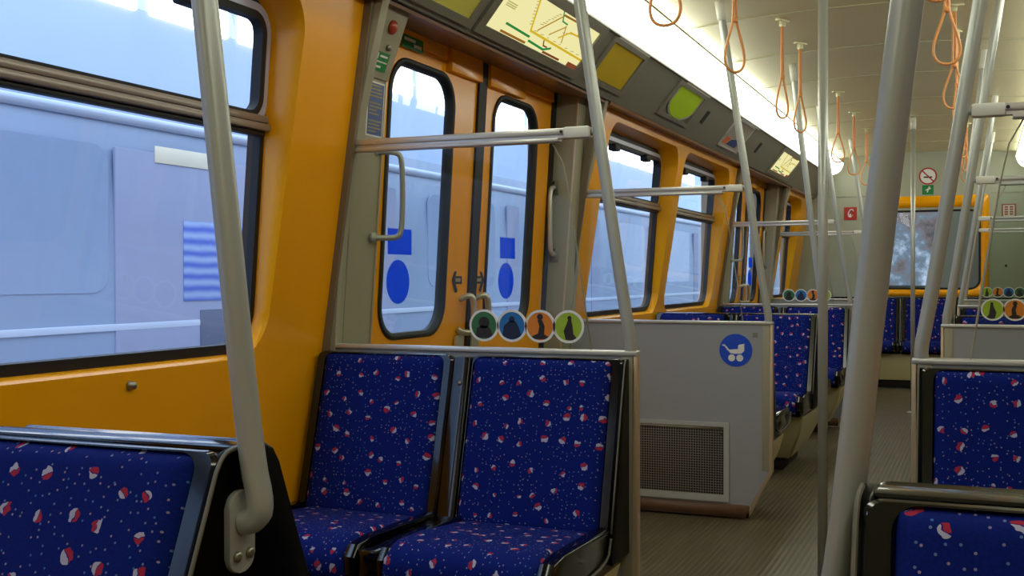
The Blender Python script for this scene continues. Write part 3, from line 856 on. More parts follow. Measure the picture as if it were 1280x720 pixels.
# end wall with its window opening
bm = B()
hole = rrect(-0.50, 0.50, 0.945, 1.755, 0.11, 9)
outer = radial_outer(hole, -1.47, 1.47, 0.0, 2.45)
loft(bm, [[(u, YE + d, v) for u, v in L] for L, d in ((outer, 0.06), (outer, 0), (hole, 0), (hole, 0.06))])
bmesh.ops.recalc_face_normals(bm, faces=bm.faces[:])
struct(mk('wall_end', bm, 'endgrey', sharp=30))
bm = B(); box(bm, -1.2, -0.585, YE - 0.006, YE - 0.001, 1.906, 1.914); box(bm, 0.575, 1.2, YE - 0.006, YE - 0.001, 1.906, 1.914); struct(mk('trim_150', bm, 'olive', smooth=False))
t = thing('window_11', None, None, (0, YE, 0.9), kind='structure')
def zz(L): return [(u, v - 0.9) for u, v in L]
bm = B()
o = zz(rrect(-0.575, 0.567, 0.885, 1.895, 0.03, 9)); o2 = zz(rrect(-0.565, 0.557, 0.893, 1.885, 0.03, 9)); i1 = zz(rrect(-0.505, 0.505, 0.94, 1.79, 0.11, 9)); i2 = zz(rrect(-0.49, 0.49, 0.955, 1.765, 0.10, 9))
loft(bm, [[(u, d, v) for u, v in L] for L, d in ((o, 0.0), (o2, -0.022), (i1, -0.022), (i2, 0.03))])
mk('window_frame', bm, 'orange', t)
bm = B(); ring_prism(bm, zz(rrect(-0.495, 0.495, 0.95, 1.77, 0.10, 8)), zz(rrect(-0.472, 0.472, 0.972, 1.735, 0.08, 8)), 'y', 0.022, 0.034); mk('gasket', bm, 'rubber', t)
bm = B(); prism(bm, zz(rrect(-0.49, 0.49, 0.955, 1.765, 0.09, 8)), 'y', 0.028, 0.033); mk('pane', bm, 'glass', t, smooth=False)

# ceiling light strips
for sx, lab in ((1, 'long white light strip above the line map'), (-1, 'long white light strip opposite the line map, ending by the brown notice')):
    SX[0] = sx
    yl0, yl1 = Y0 + 0.2, 11.86
    t = thing('ceiling_light', lab, 'light', (-0.87, 5.2, 2.12), 'ceiling light strips')
    a, b = Vector((-0.930 + 0.87, 0.006)), Vector((-0.802 + 0.87, 0.122))
    d = (b - a); nn = Vector((d.y, -d.x)).normalized()
    arc = [a + d * k / 10 + nn * 0.034 * math.sin(math.pi * k / 10) for k in range(11)]
    arc = arc[:-1] + [b + Vector((-0.0, 0.0)), b + Vector((-0.03, 0.03))]
    bm = B(); loft(bm, [[(p.x, y - 5.2, p.y) for p in arc] for y in (yl0, 2.0, 4.0, 6.0, 8.0, 10.0, yl1)], closed=False)
    mk('diffuser', bm, 'lamp', t)
    bm = B()
    full = arc + [Vector((-0.06, 0.09))]
    c = sum(full, Vector((0, 0))) / len(full)
    loops = [[(c.x + (p.x - c.x) * s, yl1 - 5.2 + dy, c.y + (p.y - c.y) * s) for p in full] for s, dy in ((1.0, 0), (0.98, 0.006), (0.92, 0.012), (0.8, 0.014))]
    R = loft(bm, loops); bm.faces.new(R[-1]); mk('end_cap', bm, 'lamp_cap', t)
    bm = B(); tube(bm, [(b.x + 0.004, yl0 - 5.2, b.y + 0.002), (b.x + 0.004, yl1 - 5.2, b.y + 0.002)], 0.005, 6); mk('upper_trim', bm, 'lamp_trim', t)
    bm = B(); box(bm, a.x - 0.006, a.x + 0.01, yl0 - 5.2, yl1 - 5.2, a.y - 0.012, a.y + 0.002, 0.003); mk('lower_trim', bm, 'frame_grey', t)
    SX[0] = 1

# ------------------------------------------------------------------ displays on the cove
CN = Vector((0.777, 0, -0.629))
def cv(y, s, h=0.0):
    p = Vector((-1.10 + 0.17 * s / 0.27, y, 1.91 + 0.21 * s / 0.27)) + CN * h
    return p
def cplate(bm, poly, h0, h1, org):
    A = [bm.verts.new(cv(y, s, h0) - org) for y, s in poly]; C = [bm.verts.new(cv(y, s, h1) - org) for y, s in poly]
    n = len(poly); bm.faces.new(A); bm.faces.new(C[::-1])
    for i in range(n): bm.faces.new((A[i], C[i], C[(i + 1) % n], A[(i + 1) % n]))
    bmesh.ops.recalc_face_normals(bm, faces=bm.faces[:])
def cring(bm, o, i, h0, h1, org):
    loft(bm, [[cv(y, s, h) - org for y, s in L] for L, h in ((o, h0), (o, h1), (i, h1), (i, h0), (o, h0))])
    bmesh.ops.remove_doubles(bm, verts=bm.verts[:], dist=1e-6); bmesh.ops.recalc_face_normals(bm, faces=bm.faces[:])
def rc(y0, y1, s0, s1): return [(y0, s0), (y1, s0), (y1, s1), (y0, s1)]
def display(name, label, cat, y0, y1, s0, s1, wd, frame='frame_grey', group=None):
    org = cv((y0 + y1) / 2, s0)
    t = thing(name, label, cat, org, group)
    bm = B(); cring(bm, rc(y0, y1, s0, s1), rc(y0 + wd, y1 - wd, s0 + wd * 0.7, s1 - wd * 0.7), 0.0005, 0.012, org); mk('frame', bm, frame, t, smooth=False)
    return t, org
def ribbon(bm, pts, w, org, h=0.0052):
    for (a, b) in zip(pts, pts[1:]):
        d = Vector((b[0] - a[0], b[1] - a[1])); d.normalize(); q = Vector((-d.y, d.x)) * w / 2; e = d * w * 0.4
        cplate(bm, [(a[0] - e.x + q.x, a[1] - e.y + q.y), (b[0] + e.x + q.x, b[1] + e.y + q.y), (b[0] + e.x - q.x, b[1] + e.y - q.y), (a[0] - e.x - q.x, a[1] - e.y - q.y)], 0.004, h, org)
def line_map(label, y0, y1, s0, s1, detail=True, src=(3.44, 4.45)):
    t, org = display('line_map_display', label, 'map display', y0, y1, s0, s1, 0.05, group='lit line maps')
    bm = B(); cplate(bm, rc(y0 + 0.045, y1 - 0.045, s0 + 0.012, s1 - 0.03), 0.001, 0.004, org)
    mk('lit_panel', bm, 'map_bg', t, smooth=False, label='backlit pale yellow map sheet')
    f = lambda L: [(y0 + (y - src[0]) * (y1 - y0) / (src[1] - src[0]), s) for y, s in L]
    for nm, L, w, m in (('yellow_line', [(3.72, 0.235), (3.749, 0.219), (3.827, 0.109), (4.40, 0.10)], 0.009, 'map_yellow'),
                        ('ochre_line', [(3.877, 0.124), (4.005, 0.22)], 0.006, 'map_orange'),
                        ('brown_line', [(4.002, 0.221), (4.153, 0.224), (4.28, 0.225)], 0.008, 'map_brown'),
                        ('green_line', [(3.97, 0.238), (4.019, 0.198), (4.072, 0.196)], 0.006, 'map_green'),
                        ('thin_line', [(3.985, 0.13), (4.076, 0.186)], 0.005, 'map_orange'),
                        ('orange_line', [(4.074, 0.136), (4.144, 0.176), (4.36, 0.18)], 0.007, 'map_yellow'),
                        ('olive_line', [(4.125, 0.124), (4.073, 0.188)], 0.005, 'map_orange'),
                        ('green_legend', [(3.627, 0.092), (3.846, 0.087)], 0.009, 'map_green'),
                        ('green_route', [(3.862, 0.073), (4.015, 0.068), (4.071, 0.085)], 0.009, 'map_green'),
                        ('brown_legend', [(3.62, 0.060), (3.842, 0.060)], 0.009, 'map_brown'),
                        ('red_legend', [(4.028, 0.060), (4.2, 0.060)], 0.009, 'map_red'),
                        ('purple_hook', [(3.977, 0.1), (3.998, 0.082), (4.034, 0.082)], 0.006, 'map_red')):
        bm = B(); ribbon(bm, f(L), w, org); mk(nm, bm, m, t, smooth=False)
    bm = B(); cplate(bm, rc(*[f([(q, 0)])[0][0] for q in (4.295, 4.40)], 0.044, 0.072), 0.004, 0.0052, org); mk('legend_box', bm, 'map_red', t, smooth=False)
    # station name ticks
    bm = B()
    rnd = random.Random(3)
    for L in ([(3.76, 0.21), (3.82, 0.115)], [(3.85, 0.108), (4.38, 0.104)], [(3.89, 0.135), (3.99, 0.21)], [(3.64, 0.082), (3.83, 0.080)], [(3.64, 0.05), (3.83, 0.05)], [(4.05, 0.05), (4.19, 0.05)], [(4.09, 0.15), (4.35, 0.19)]):
        a, b = L; k = 8
        for i in range(k):
            u = (i + 0.5) / k; y = a[0] + (b[0] - a[0]) * u + rnd.uniform(-0.004, 0.004); s = a[1] + (b[1] - a[1]) * u + 0.008
            ribbon(bm, f([(y - 0.03, s), (y - 0.03 + rnd.uniform(0.012, 0.03), s + 0.003)]), 0.003, org, 0.0046)
    for s in (0.148, 0.155, 0.163): ribbon(bm, f([(3.54, s), (3.62, s)]), 0.004, org, 0.0046)
    mk('station_names', bm, 'map_print', t, smooth=False)['kind'] = 'stuff'
    return t
line_map('large lit line map above the window screen and door leaves', 3.44, 4.45, 0.018, 0.268)
line_map('small lit line map seen beyond the paper poster, above the far doorway', 9.0, 9.95, 0.018, 0.262)
t, org = display('cove_panel', 'pale yellow panel in a grey frame before the large lit line map', 'panel', 2.76, 3.41, 0.02, 0.268, 0.04)
bm = B(); cplate(bm, rc(2.80, 3.37, 0.045, 0.24), 0.001, 0.005, org); mk('plate', bm, 'yellow_pale', t, smooth=False)
t, org = display('cove_panel', 'square mustard yellow panel just after the large lit line map', 'panel', 4.56, 5.06, 0.04, 0.262, 0.03)
bm = B(); cplate(bm, rc(4.60, 5.02, 0.066, 0.240), 0.001, 0.005, org); mk('plate', bm, 'yellow', t, smooth=False)
bm = B(); cplate(bm, rc(4.60, 5.07, 0.262, 0.270), 0.001, 0.010, org); mk('clip_rail', bm, 'alu', t, smooth=False)
t, org = display('cove_panel', 'bright lime shield shaped plate in a grey frame over the window pair', 'panel', 5.69, 6.30, 0.046, 0.258, 0.03)
sh = [(5.77, 0.243), (6.24, 0.243), (6.24, 0.15)] + [(6.005 + 0.235 * math.cos(a), 0.15 - 0.082 * math.sin(a)) for a in [math.pi * k / 14 for k in range(1, 14)]] + [(5.77, 0.15)]
bm = B(); cplate(bm, sh, 0.001, 0.006, org); mk('plate', bm, 'lime', t, smooth=False)
sc_ = lambda L, k: [(6.005 + (y - 6.005) * k, 0.16 + (s - 0.16) * k) for y, s in L]
bm = B(); cring(bm, sc_(sh, 1.10), sc_(sh, 1.04), 0.001, 0.007, org); mk('plate_rim', bm, 'alu', t, smooth=False)
bm = B(); cplate(bm, rc(5.80, 6.33, 0.258, 0.266), 0.001, 0.010, org); mk('clip_rail', bm, 'alu', t, smooth=False)
t, org = display('cove_poster', 'small paper poster with a blue picture on the cove', 'poster', 7.17, 7.74, 0.040, 0.256, 0.014, 'alu')
bm = B(); cplate(bm, rc(7.185, 7.725, 0.05, 0.246), 0.001, 0.004, org); mk('sheet', bm, 'poster', t, smooth=False)
bm = B(); cplate(bm, [(7.34, 0.07), (7.62, 0.066), (7.63, 0.11), (7.5, 0.125), (7.4, 0.11)], 0.004, 0.005, org); mk('picture', bm, 'notice', t, smooth=False)
bm = B(); cplate(bm, [(7.22, 0.07), (7.33, 0.07), (7.38, 0.115), (7.25, 0.12)], 0.004, 0.005, org); mk('photo_patch', bm, 'map_red', t, smooth=False)
bm = B(); cplate(bm, rc(7.28, 7.86, 0.258, 0.266), 0.001, 0.010, org); mk('clip_rail', bm, 'alu', t, smooth=False)
for y, lab in ((6.53, 'narrow dark vent slot beside the lime shield plate'), (8.23, 'narrow dark vent slot beyond the paper poster')):
    org = cv(y, 0.1)
    bm = B(); cplate(bm, rc(y - 0.032, y + 0.032, 0.108, 0.192), 0.0005, 0.003, org)
    o = mk('vent_slot', bm, 'dark', None, smooth=False); o.location = org; tag(o, lab, 'vent', 'vent slots in the cove')

# ------------------------------------------------------------------ screens, seats, poles
cols = ['st_green', 'st_blue', 'st_orange', 'st_lime']
st1 = [(-0.80 + 0.35, cols[0], 0), (-0.714 + 0.35, cols[1], 1), (-0.629 + 0.35, cols[2], 2), (-0.545 + 0.35, cols[3], 3)]
ca, cb = 'white', 'blue'
G1 = 'glass screens beside the doorways'
for sx in (1, -1):
    SX[0] = sx
    Lf = sx > 0
    w = 'on the map side' if Lf else 'across the aisle from the map'
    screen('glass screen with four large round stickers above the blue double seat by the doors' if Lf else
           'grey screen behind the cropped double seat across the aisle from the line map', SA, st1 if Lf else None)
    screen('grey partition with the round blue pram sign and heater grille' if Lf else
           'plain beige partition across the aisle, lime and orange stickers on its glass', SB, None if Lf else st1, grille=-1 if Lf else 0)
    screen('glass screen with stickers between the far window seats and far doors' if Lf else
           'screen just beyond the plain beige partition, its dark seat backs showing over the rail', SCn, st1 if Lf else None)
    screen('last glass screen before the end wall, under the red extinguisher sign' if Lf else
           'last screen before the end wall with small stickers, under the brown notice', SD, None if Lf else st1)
    double_unit('back to back blue seat below the big window and wall stud' if Lf else 'dark back to back seat at the foot of the thickest slanting pole', 1.194, -0.365 if Lf else -0.392)
    single_seat('blue double seat with both cushions in view, under the four large round stickers' if Lf else
                'dark blue double seat across the aisle from the four sticker screen', 0, 1, SA - 0.020)
    single_seat('blue double seat hidden behind the pram sign partition, cushion edge peeping out' if Lf else
                'blue double seat hidden behind the plain beige partition', 0, -1, SB + 0.020)
    double_unit('blue back to back seat behind the pram sign partition, by the small windows' if Lf else
                'back to back blue seat beyond the plain beige partition', 6.64)
    single_seat('blue double seat under the far sticker screen, behind the middle back to back seat' if Lf else
                'dark blue double seat beyond the beige partition, before the far door across the aisle', 0, 1, SCn - 0.020)
    gp = 'grab poles leaning out from the aisle'
    pole_low('thick grey pole bolted to the seat end below the big window' if Lf else 'thickest grey pole, slanting down to the dark seat at the bottom edge', 1.168 if Lf else 1.215, gp, x=-0.345 if Lf else -0.366, dz=0.0 if Lf else -0.09)
    pole_screen('grey pole rising from the rail end of the four sticker screen' if Lf else 'grey pole standing on the screen of the cropped dark seat across the aisle', SA, gp)
    pole_screen('grey pole rising from the corner of the pram sign partition' if Lf else 'grey pole on the corner of the plain beige partition', SB, gp)
    pole_low('slim pole bolted to the back to back seat by the two small windows' if Lf else 'slim pole at the back to back seat beyond the beige partition', 6.66, gp)
    pole_screen('slim pole on the far sticker screen, before the far doors' if Lf else 'slim pole on the screen before the far door across the aisle', SCn, gp)
    pole_screen('thin last pole by the red extinguisher sign' if Lf else 'thin last pole before the brown notice on the end wall', SD, gp)
SX[0] = 1
for y, lab in ((3.958, 'upright grey pole in the aisle between the first pair of doors'), (9.38, 'thin upright pole in the aisle before the end window')):
    t = thing('floor_pole', lab, 'pole', (0, y, 0), 'upright poles in the door areas')
    bm = B(); tube(bm, [(0, 0, 0.012), (0, 0, 2.27)], 0.0168, 16); mk('tube', bm, 'pole', t)
    bm = B(); tube(bm, [(0, 0, 0.0), (0, 0, 0.014), (0, 0, 0.02)], [0.045, 0.043, 0.02], 20); mk('foot_flange', bm, 'pole', t)
    bm = B(); tube(bm, [(0, 0, 2.25), (0, 0, 2.338)], 0.0215, 16); mk('collar', bm, 'white', t)

# end bench across the car
t = thing('end_bench', 'blue bench across the end wall under the orange framed window', 'seat', (1.25, YE - 0.02, 0))
seat_side(t, 1, 0.0, cells=tuple((-0.5 * k - 0.48, -0.5 * k - 0.02, 0.03, 0.03) for k in range(5)), W=-2.5)
bm = B(); box(bm, -2.5, 0.0, -0.5, -0.03, 0.075, 0.336, 0.012); mk('pedestal', bm, 'beige', t)
bm = B(); box(bm, -2.5, 0.0, -0.46, -0.03, 0.0, 0.08); mk('plinth', bm, 'plinth', t)
bm = B(); box(bm, -2.5, 0.0, -0.045, 0.0, 0.862, 0.878, 0.006); mk('top_trim', bm, 'black', t)

# ------------------------------------------------------------------ hanging straps
def strap(label, x, y, rot, k=1.0):
    z = zc(x)
    t = thing('hanging_strap', label, 'strap', (x, y, z), 'leather straps hanging from the ceiling')
    t.rotation_euler = (0, 0, rot)
    bm = B()
    box(bm, -0.042, 0.042, -0.012, 0.012, -0.012, 0.0, 0.004); box(bm, -0.012, 0.012, -0.012, 0.012, -0.038, -0.010, 0.004)
    mk('bracket', bm, 'bracket', t)
    bm = B()
    P = [(0.004, 0, -0.03), (0.006, 0, -0.15), (0.006, 0, -0.27), (0.012, 0, -0.305), (0.036, 0, -0.37), (0.05, 0, -0.425), (0.038, 0, -0.468), (0, 0, -0.482),
         (-0.038, 0, -0.468), (-0.05, 0, -0.425), (-0.036, 0, -0.37), (-0.012, 0, -0.305), (-0.006, 0, -0.27), (-0.006, 0, -0.15), (-0.004, 0, -0.03)]
    tube(bm, P, 0.0052, 8, 2); mk('loop', bm, 'leather', t)
    bm = B(); tube(bm, [(0, 0, -0.272), (0, 0, -0.292)], 0.012, 10); mk('keeper', bm, 'leather', t)
    return t
ys = [3.34, 4.21, 5.51, 6.09, 7.79, 8.80, 9.80]
wl = ['over the four sticker screen, below the lit map', 'after the lit map, before the mustard panel pole', 'over the mustard yellow panel', 'over the lime shield plate',
      'near the paper poster', 'near the small lit map', 'last before the end wall sign']
wr = ['first across the aisle, cut by the top edge', 'with a large loop across the aisle', 'second large loop beside the slanting pole across the aisle', 'behind the slanting pole across the aisle',
      'small, across the aisle level with the poster', 'small, across the aisle level with the small map', 'smallest, across the aisle near the no smoking sign']
for i, y in enumerate(ys):
    strap('orange leather hanging strap ' + wl[i], -0.39 if i != 1 else -0.355, y, (0.1, 0.9, 1.1, 1.0, 0.6, 0.5, 0.2)[i])
    strap('orange leather hanging strap ' + wr[i], 0.385, y if i != 1 else 4.35, (0.4, 0.25, 0.2, 1.2, 0.9, 1.2, 0.7)[i])

# ------------------------------------------------------------------ handles, notices and signs
t = thing('emergency_box', 'grey box with red button and green sign beside the door top', 'emergency box', (-1.235, 3.02, 1.70))
bm = B(); prism(bm, [(-0.05, 0.02), (0.018, 0.0), (0.095, 0.21), (0.10, 0.225), (-0.05, 0.225)], 'y', -0.095, 0.075, bev=0.004); mk('housing', bm, 'olive', t)
bn = Vector((0.94, 0, -0.34))
def bx(y, s, h): return Vector((0.018 + 0.077 * s, y, 0.21 * s)) + bn * h
bm = B(); tube(bm, [bx(0.0, 0.72, 0), bx(0.0, 0.72, 0.008), bx(0.0, 0.72, 0.014)], [0.022, 0.021, 0.012], 18); mk('red_button', bm, 'red_button', t, label='red push button')
bm = B(); tube(bm, [bx(0.012, 0.44, 0), bx(0.012, 0.44, 0.008)], 0.010, 12); mk('lock', bm, 'steel', t)
bm = B(); A = [bx(-0.05, 0.1, 0.002), bx(0.035, 0.1, 0.002), bx(0.035, 0.36, 0.002), bx(-0.05, 0.36, 0.002)]
bm.faces.new([bm.verts.new(p) for p in A]); s = mk('green_sign', bm, 'sign_green', t, smooth=False, label='small green emergency sign')
bm = B()
for y0, y1, s0, s1 in ((-0.046, 0.03, 0.215, 0.235), (-0.04, 0.0, 0.14, 0.17), (-0.02, 0.025, 0.29, 0.32), (-0.045, -0.03, 0.26, 0.34)):
    bm.faces.new([bm.verts.new(p) for p in (bx(y0, s0, 0.0028), bx(y1, s0, 0.0028), bx(y1, s1, 0.0028), bx(y0, s1, 0.0028))])
mk('sign_print', bm, 'sign_white', s, smooth=False)
# blue notice
fx = lambda z: -1.283 + 0.075 * (z - 0.9)
def flatx(bm, y0, y1, z0, z1, h): 
    vs = [bm.verts.new((fx(z) + h, y, z)) for y, z in ((y0, z0), (y1, z0), (y1, z1), (y0, z1))]
    vb = [bm.verts.new((fx(z) - 0.0005, y, z)) for y, z in ((y0, z0), (y1, z0), (y1, z1), (y0, z1))]
    bm.faces.new(vs); bm.faces.new(vb[::-1])
    for i in range(4): bm.faces.new((vb[i], vb[(i + 1) % 4], vs[(i + 1) % 4], vs[i]))
bm = B(); flatx(bm, 2.985, 3.085, 1.522, 1.69, 0.001)
o = tag(mk('notice_sticker', bm, 'sign_white', None, smooth=False), 'white edged blue notice of small print beside the door window', 'notice')
bm = B(); flatx(bm, 2.990, 3.080, 1.527, 1.685, 0.0016); q = mk('notice_field', bm, 'notice', o, smooth=False)
bm = B(); rnd = random.Random(5)
for i in range(14):
    z = 1.68 - i * 0.0108
    if i in (4, 9): continue
    flatx(bm, 2.995, 2.995 + rnd.uniform(0.045, 0.08), z - 0.0045, z, 0.002)
mk('notice_text', bm, 'map_ink', q, smooth=False)
# small green sticker on the door header
bm = B(); box(bm, xd(1.88) + 0.012, xd(1.88) + 0.0145, 3.345, 3.50, 1.868, 1.912); o = tag(mk('exit_sticker', bm, 'sign_green', None, smooth=False), 'small green and white sticker above the first door window', 'sign')
bm = B(); box(bm, xd(1.88) + 0.0145, xd(1.88) + 0.0152, 3.36, 3.44, 1.893, 1.903); box(bm, xd(1.88) + 0.0145, xd(1.88) + 0.0152, 3.43, 3.485, 1.876, 1.888); mk('sticker_print', bm, 'sign_white', o, smooth=False)
# bent entry handles on the pocket panels
for y0, lab in ((SA, 'bent grey entry handle in front of the first door window'), (SCn, 'bent grey entry handle by the far doors')):
    t = thing('entry_handle', lab, 'handle', (-1.26, y0 + 0.185, 1.2), 'bent entry handles')
    bm = B(); tube(bm, [(0.0, -0.03, 0.01), (0.03, 0.0, 0.01), (0.062, 0.026, 0.01), (0.074, 0.036, 0.03), (0.077, 0.038, 0.14), (0.076, 0.036, 0.26), (0.064, 0.026, 0.28), (0.03, 0.0, 0.28), (0.01, -0.03, 0.28)], 0.009, 12, 2); mk('tube', bm, 'pole', t)
    for z in (0.01, 0.28):
        bm = B(); tube(bm, [(0.0 + 0.075 * (z) * 0.3, -0.03, z), (0.016 + 0.02 * z, -0.03, z)], 0.016, 14); mk('mount', bm, 'pole', t)
for y1, lab in ((SB, 'straight grab handle on the pillar right of the first doors'), (SD, 'straight grab handle on the pillar beyond the far doors')):
    t = thing('pillar_handle', lab, 'handle', (-1.325, y1 - 0.147, 1.16), 'straight pillar handles')
    bm = B(); tube(bm, [(0, 0, 0.03), (0, -0.04, 0.035), (0, -0.055, 0.07), (0, -0.055, 0.30), (0, -0.04, 0.335), (0, 0, 0.34)], 0.011, 12, 2); mk('tube', bm, 'alu', t)
    for z in (0.03, 0.34):
        bm = B(); box(bm, -0.022, 0.022, -0.006, 0.001, z - 0.035, z + 0.035, 0.003); q = mk('mount_plate', bm, 'steel', t)
        bm = B(); tube(bm, [(0, -0.006, z + 0.022), (0, -0.009, z + 0.022)], 0.006, 8); mk('screw', bm, 'rubber', q)
# wall stud
bm = B(); x = xw(0.835)
tube(bm, [(x - 0.002, 2.054, 0.835), (x + 0.006, 2.054, 0.835), (x + 0.010, 2.054, 0.835), (x + 0.016, 2.054, 0.835), (x + 0.019, 2.054, 0.835)], [0.011, 0.011, 0.006, 0.0085, 0.004], 14)
tag(mk('wall_stud', bm, 'steel'), 'small chrome stud on the orange wall below the big window', 'stud')
# pram sign
bm = B(); prism(bm, circ(-0.510, 0.757, 0.0735, 48), 'y', SB - 0.0125, SB - 0.011); o = mk('pram_sign', bm, 'blue', None, smooth=False)
tag(o, 'round blue sign with a white pram on the grey partition', 'sign')
bm = B(); y0, y1 = SB - 0.0135, SB - 0.0122
cx, cz = -0.510, 0.757
prism(bm, [(cx + 0.038, cz + 0.030), (cx + 0.012, cz + 0.024), (cx + 0.010, cz + 0.006), (cx - 0.034, cz + 0.002), (cx - 0.026, cz - 0.012), (cx - 0.004, cz - 0.016), (cx + 0.026, cz - 0.014), (cx + 0.038, cz - 0.002)], 'y', y0, y1)
prism(bm, [(cx - 0.030, cz + 0.004), (cx - 0.048, cz + 0.024), (cx - 0.060, cz + 0.026), (cx - 0.060, cz + 0.020), (cx - 0.050, cz + 0.018), (cx - 0.034, cz - 0.004)], 'y', y0, y1)
for dx in (-0.018, 0.018): prism(bm, circ(cx + dx, cz - 0.034, 0.0155, 20), 'y', y0, y1)
mk('pram_pictogram', bm, 'sign_white', o, smooth=False, label='white pram pictogram')
bm = B(); box(bm, -0.435, -0.412, SB - 0.0118, SB - 0.0108, 0.815, 0.836); tag(mk('sticker_patch', bm, 'frame_grey', None, smooth=False), 'small worn grey sticker patch beside the pram sign', 'sticker')

def wsign(name, label, poly, m, y=0.004):
    bm = B(); prism(bm, poly, 'y', YE - y, YE - 0.0005); return tag(mk(name, bm, m, None, smooth=False), label, 'sign')
sq = lambda cx, cz, a, b: [(cx - a, cz - b), (cx + a, cz - b), (cx + a, cz + b), (cx - a, cz + b)]
def onsign(parent, name, polys, m, d=0.0052):
    bm = B()
    for p in polys: prism(bm, p, 'y', YE - d, YE - 0.004)
    return mk(name, bm, m, parent, smooth=False)
o = wsign('extinguisher_sign', 'square red sign with a white hose symbol on the end wall', sq(-0.75, 1.735, 0.064, 0.066), 'sign_red')
bm = B(); tube(bm, [(-0.745 + 0.024 * math.cos(a) + 0.008 * math.sin(a), YE - 0.005, 1.738 + 0.040 * math.sin(a)) for a in [0.5 + 5.4 * k / 20 for k in range(21)]], 0.005, 6); mk('hose_symbol', bm, 'sign_white', o)
onsign(o, 'bucket_symbol', [[(-0.765, 1.70), (-0.745, 1.695), (-0.74, 1.73), (-0.755, 1.735)]], 'sign_white')
o = wsign('no_smoking_sign', 'round white sign with red ring and diagonal bar on the end wall', circ(0.0, 2.094, 0.086, 40), 'sign_white')
bm = B(); ring_prism(bm, circ(0, 2.094, 0.086, 40), circ(0, 2.094, 0.072, 40), 'y', YE - 0.006, YE - 0.0035); mk('red_ring', bm, 'sign_red', o)
onsign(o, 'red_bar', [[(-0.058, 2.144), (-0.048, 2.152), (0.058, 2.044), (0.048, 2.036)]], 'sign_red', 0.006)
onsign(o, 'cigarette_symbol', [sq(0.0, 2.083, 0.04, 0.007)], 'ink', 0.0048)
o = wsign('exit_sign', 'small green square sign with a white running symbol below the no smoking sign', sq(0.0, 1.955, 0.054, 0.048), 'sign_green')
onsign(o, 'running_symbol', [circ(0.012, 1.982, 0.008, 10), [(-0.03, 1.95), (0.0, 1.97), (0.03, 1.975), (0.03, 1.968), (0.006, 1.955), (0.0, 1.93), (-0.01, 1.93), (-0.006, 1.952)]], 'sign_white')
o = wsign('notice_sign', 'square brown framed white notice on the end wall beside the orange window', sq(0.745, 1.73, 0.066, 0.066), 'sign_brown')
onsign(o, 'notice_sheet', [sq(0.745, 1.73, 0.05, 0.052)], 'sign_white', 0.0048)
onsign(o, 'notice_lines', [sq(0.745 + dx, 1.73 + dz, 0.018, 0.009) for dx in (-0.023, 0.023) for dz in (-0.035, -0.012, 0.012, 0.035)], 'sign_brown', 0.0055)
for x in (-0.66, 0.72):
    bm = B(); tube(bm, [(x, YE - 0.012, 1.19), (x, YE + 0.002, 1.19)], [0.008, 0.012], 10); tag(mk('wall_bolt', bm, 'rubber'), 'tiny dark bolt head on the grey end wall ' + ('beside the far sticker screen' if x < 0 else 'below the brown notice'), 'bolt', 'bolt heads on the end wall')

# ------------------------------------------------------------------ outside: station and a passing train
bm = B(); box(bm, -9, -1.6, -12, 30, -1.25, -1.2); struct(mk('floor_station', bm, 'station_floor', smooth=False))
bm = B(); box(bm, -7.4, -7.3, -12, 44, -1.2, 8.5); ws_ = struct(mk('wall_station', bm, 'station_wall', smooth=False))
k = 0
for i in range(24):
    y = -2.0 + 1.46 * i
    bm = B(); box(bm, -7.3, -7.24, y - 0.62, y + 0.62, 3.74, 4.3, 0.02)
    mk('light_panel', bm, 'station_light', ws_, label='bright white light panel')
bm = B(); box(bm, 2.3, 2.5, -12, 30, -1.25, 5.0); struct(mk('wall_tunnel_side', bm, 'tunnel', smooth=False))  # unseen dark wall added to cut the sky light from this side
t = thing('passing_train', 'pale silver blue train passing outside the windows', 'train', (-4.1, 8, -0.78))
bm = B(); prism(bm, [(0.0, 0.35), (0.0, 2.2), (-0.03, 2.72), (-0.12, 2.93), (-1.8, 2.95), (-1.8, 0.35)], 'y', -11.0, 20, bev=0.0); mk('body', bm, 'train', t, sharp=40)
bm = B(); tube(bm, [(-0.045, -11, 2.80), (-0.045, 20, 2.80)], 0.032, 10); mk('roof_gutter', bm, 'train_top', t)
bm = B(); box(bm, -1.75, -0.04, -11, 20, 0.0, 0.36); mk('skirt', bm, 'train_dark', t)
bm = B(); box(bm, -0.01, 0.012, -11, 20, 1.56, 1.60, 0.004); mk('waist_moulding', bm, 'train_top', t)
for i in range(11):
    y = -10.0 + 2.75 * i
    bm = B(); prism(bm, rrect(y, y + 1.5, 1.78, 2.62, 0.12, 6), 'x', -0.01, 0.004); mk('window_pane', bm, 'train_win', t, smooth=False)
    bm = B(); prism(bm, rrect(y + 1.82, y + 2.14, 0.5, 2.62, 0.02, 3), 'x', -0.01, 0.006); mk('door_pillar', bm, 'train_red', t, smooth=False)
bm = B(); box(bm, -0.01, 0.01, -2.95, -1.4, 0.42, 2.62, 0.004); q = mk('door_panel', bm, 'train_red', t)
bm = B(); box(bm, 0.01, 0.016, -2.62, -2.10, 2.56, 2.66, 0.002); mk('sign_panel', bm, 'train_cream', q, label='pale cream destination panel')
bm = B(); box(bm, 0.01, 0.016, -2.36, -1.46, 1.72, 2.22, 0.002); w_ = mk('striped_poster', bm, 'train_stripe', q, label='blue striped poster')
bm = B(); box(bm, 0.01, 0.016, -2.2, -1.46, 1.42, 1.66, 0.002); mk('dark_panel', bm, 'train_dark', q)
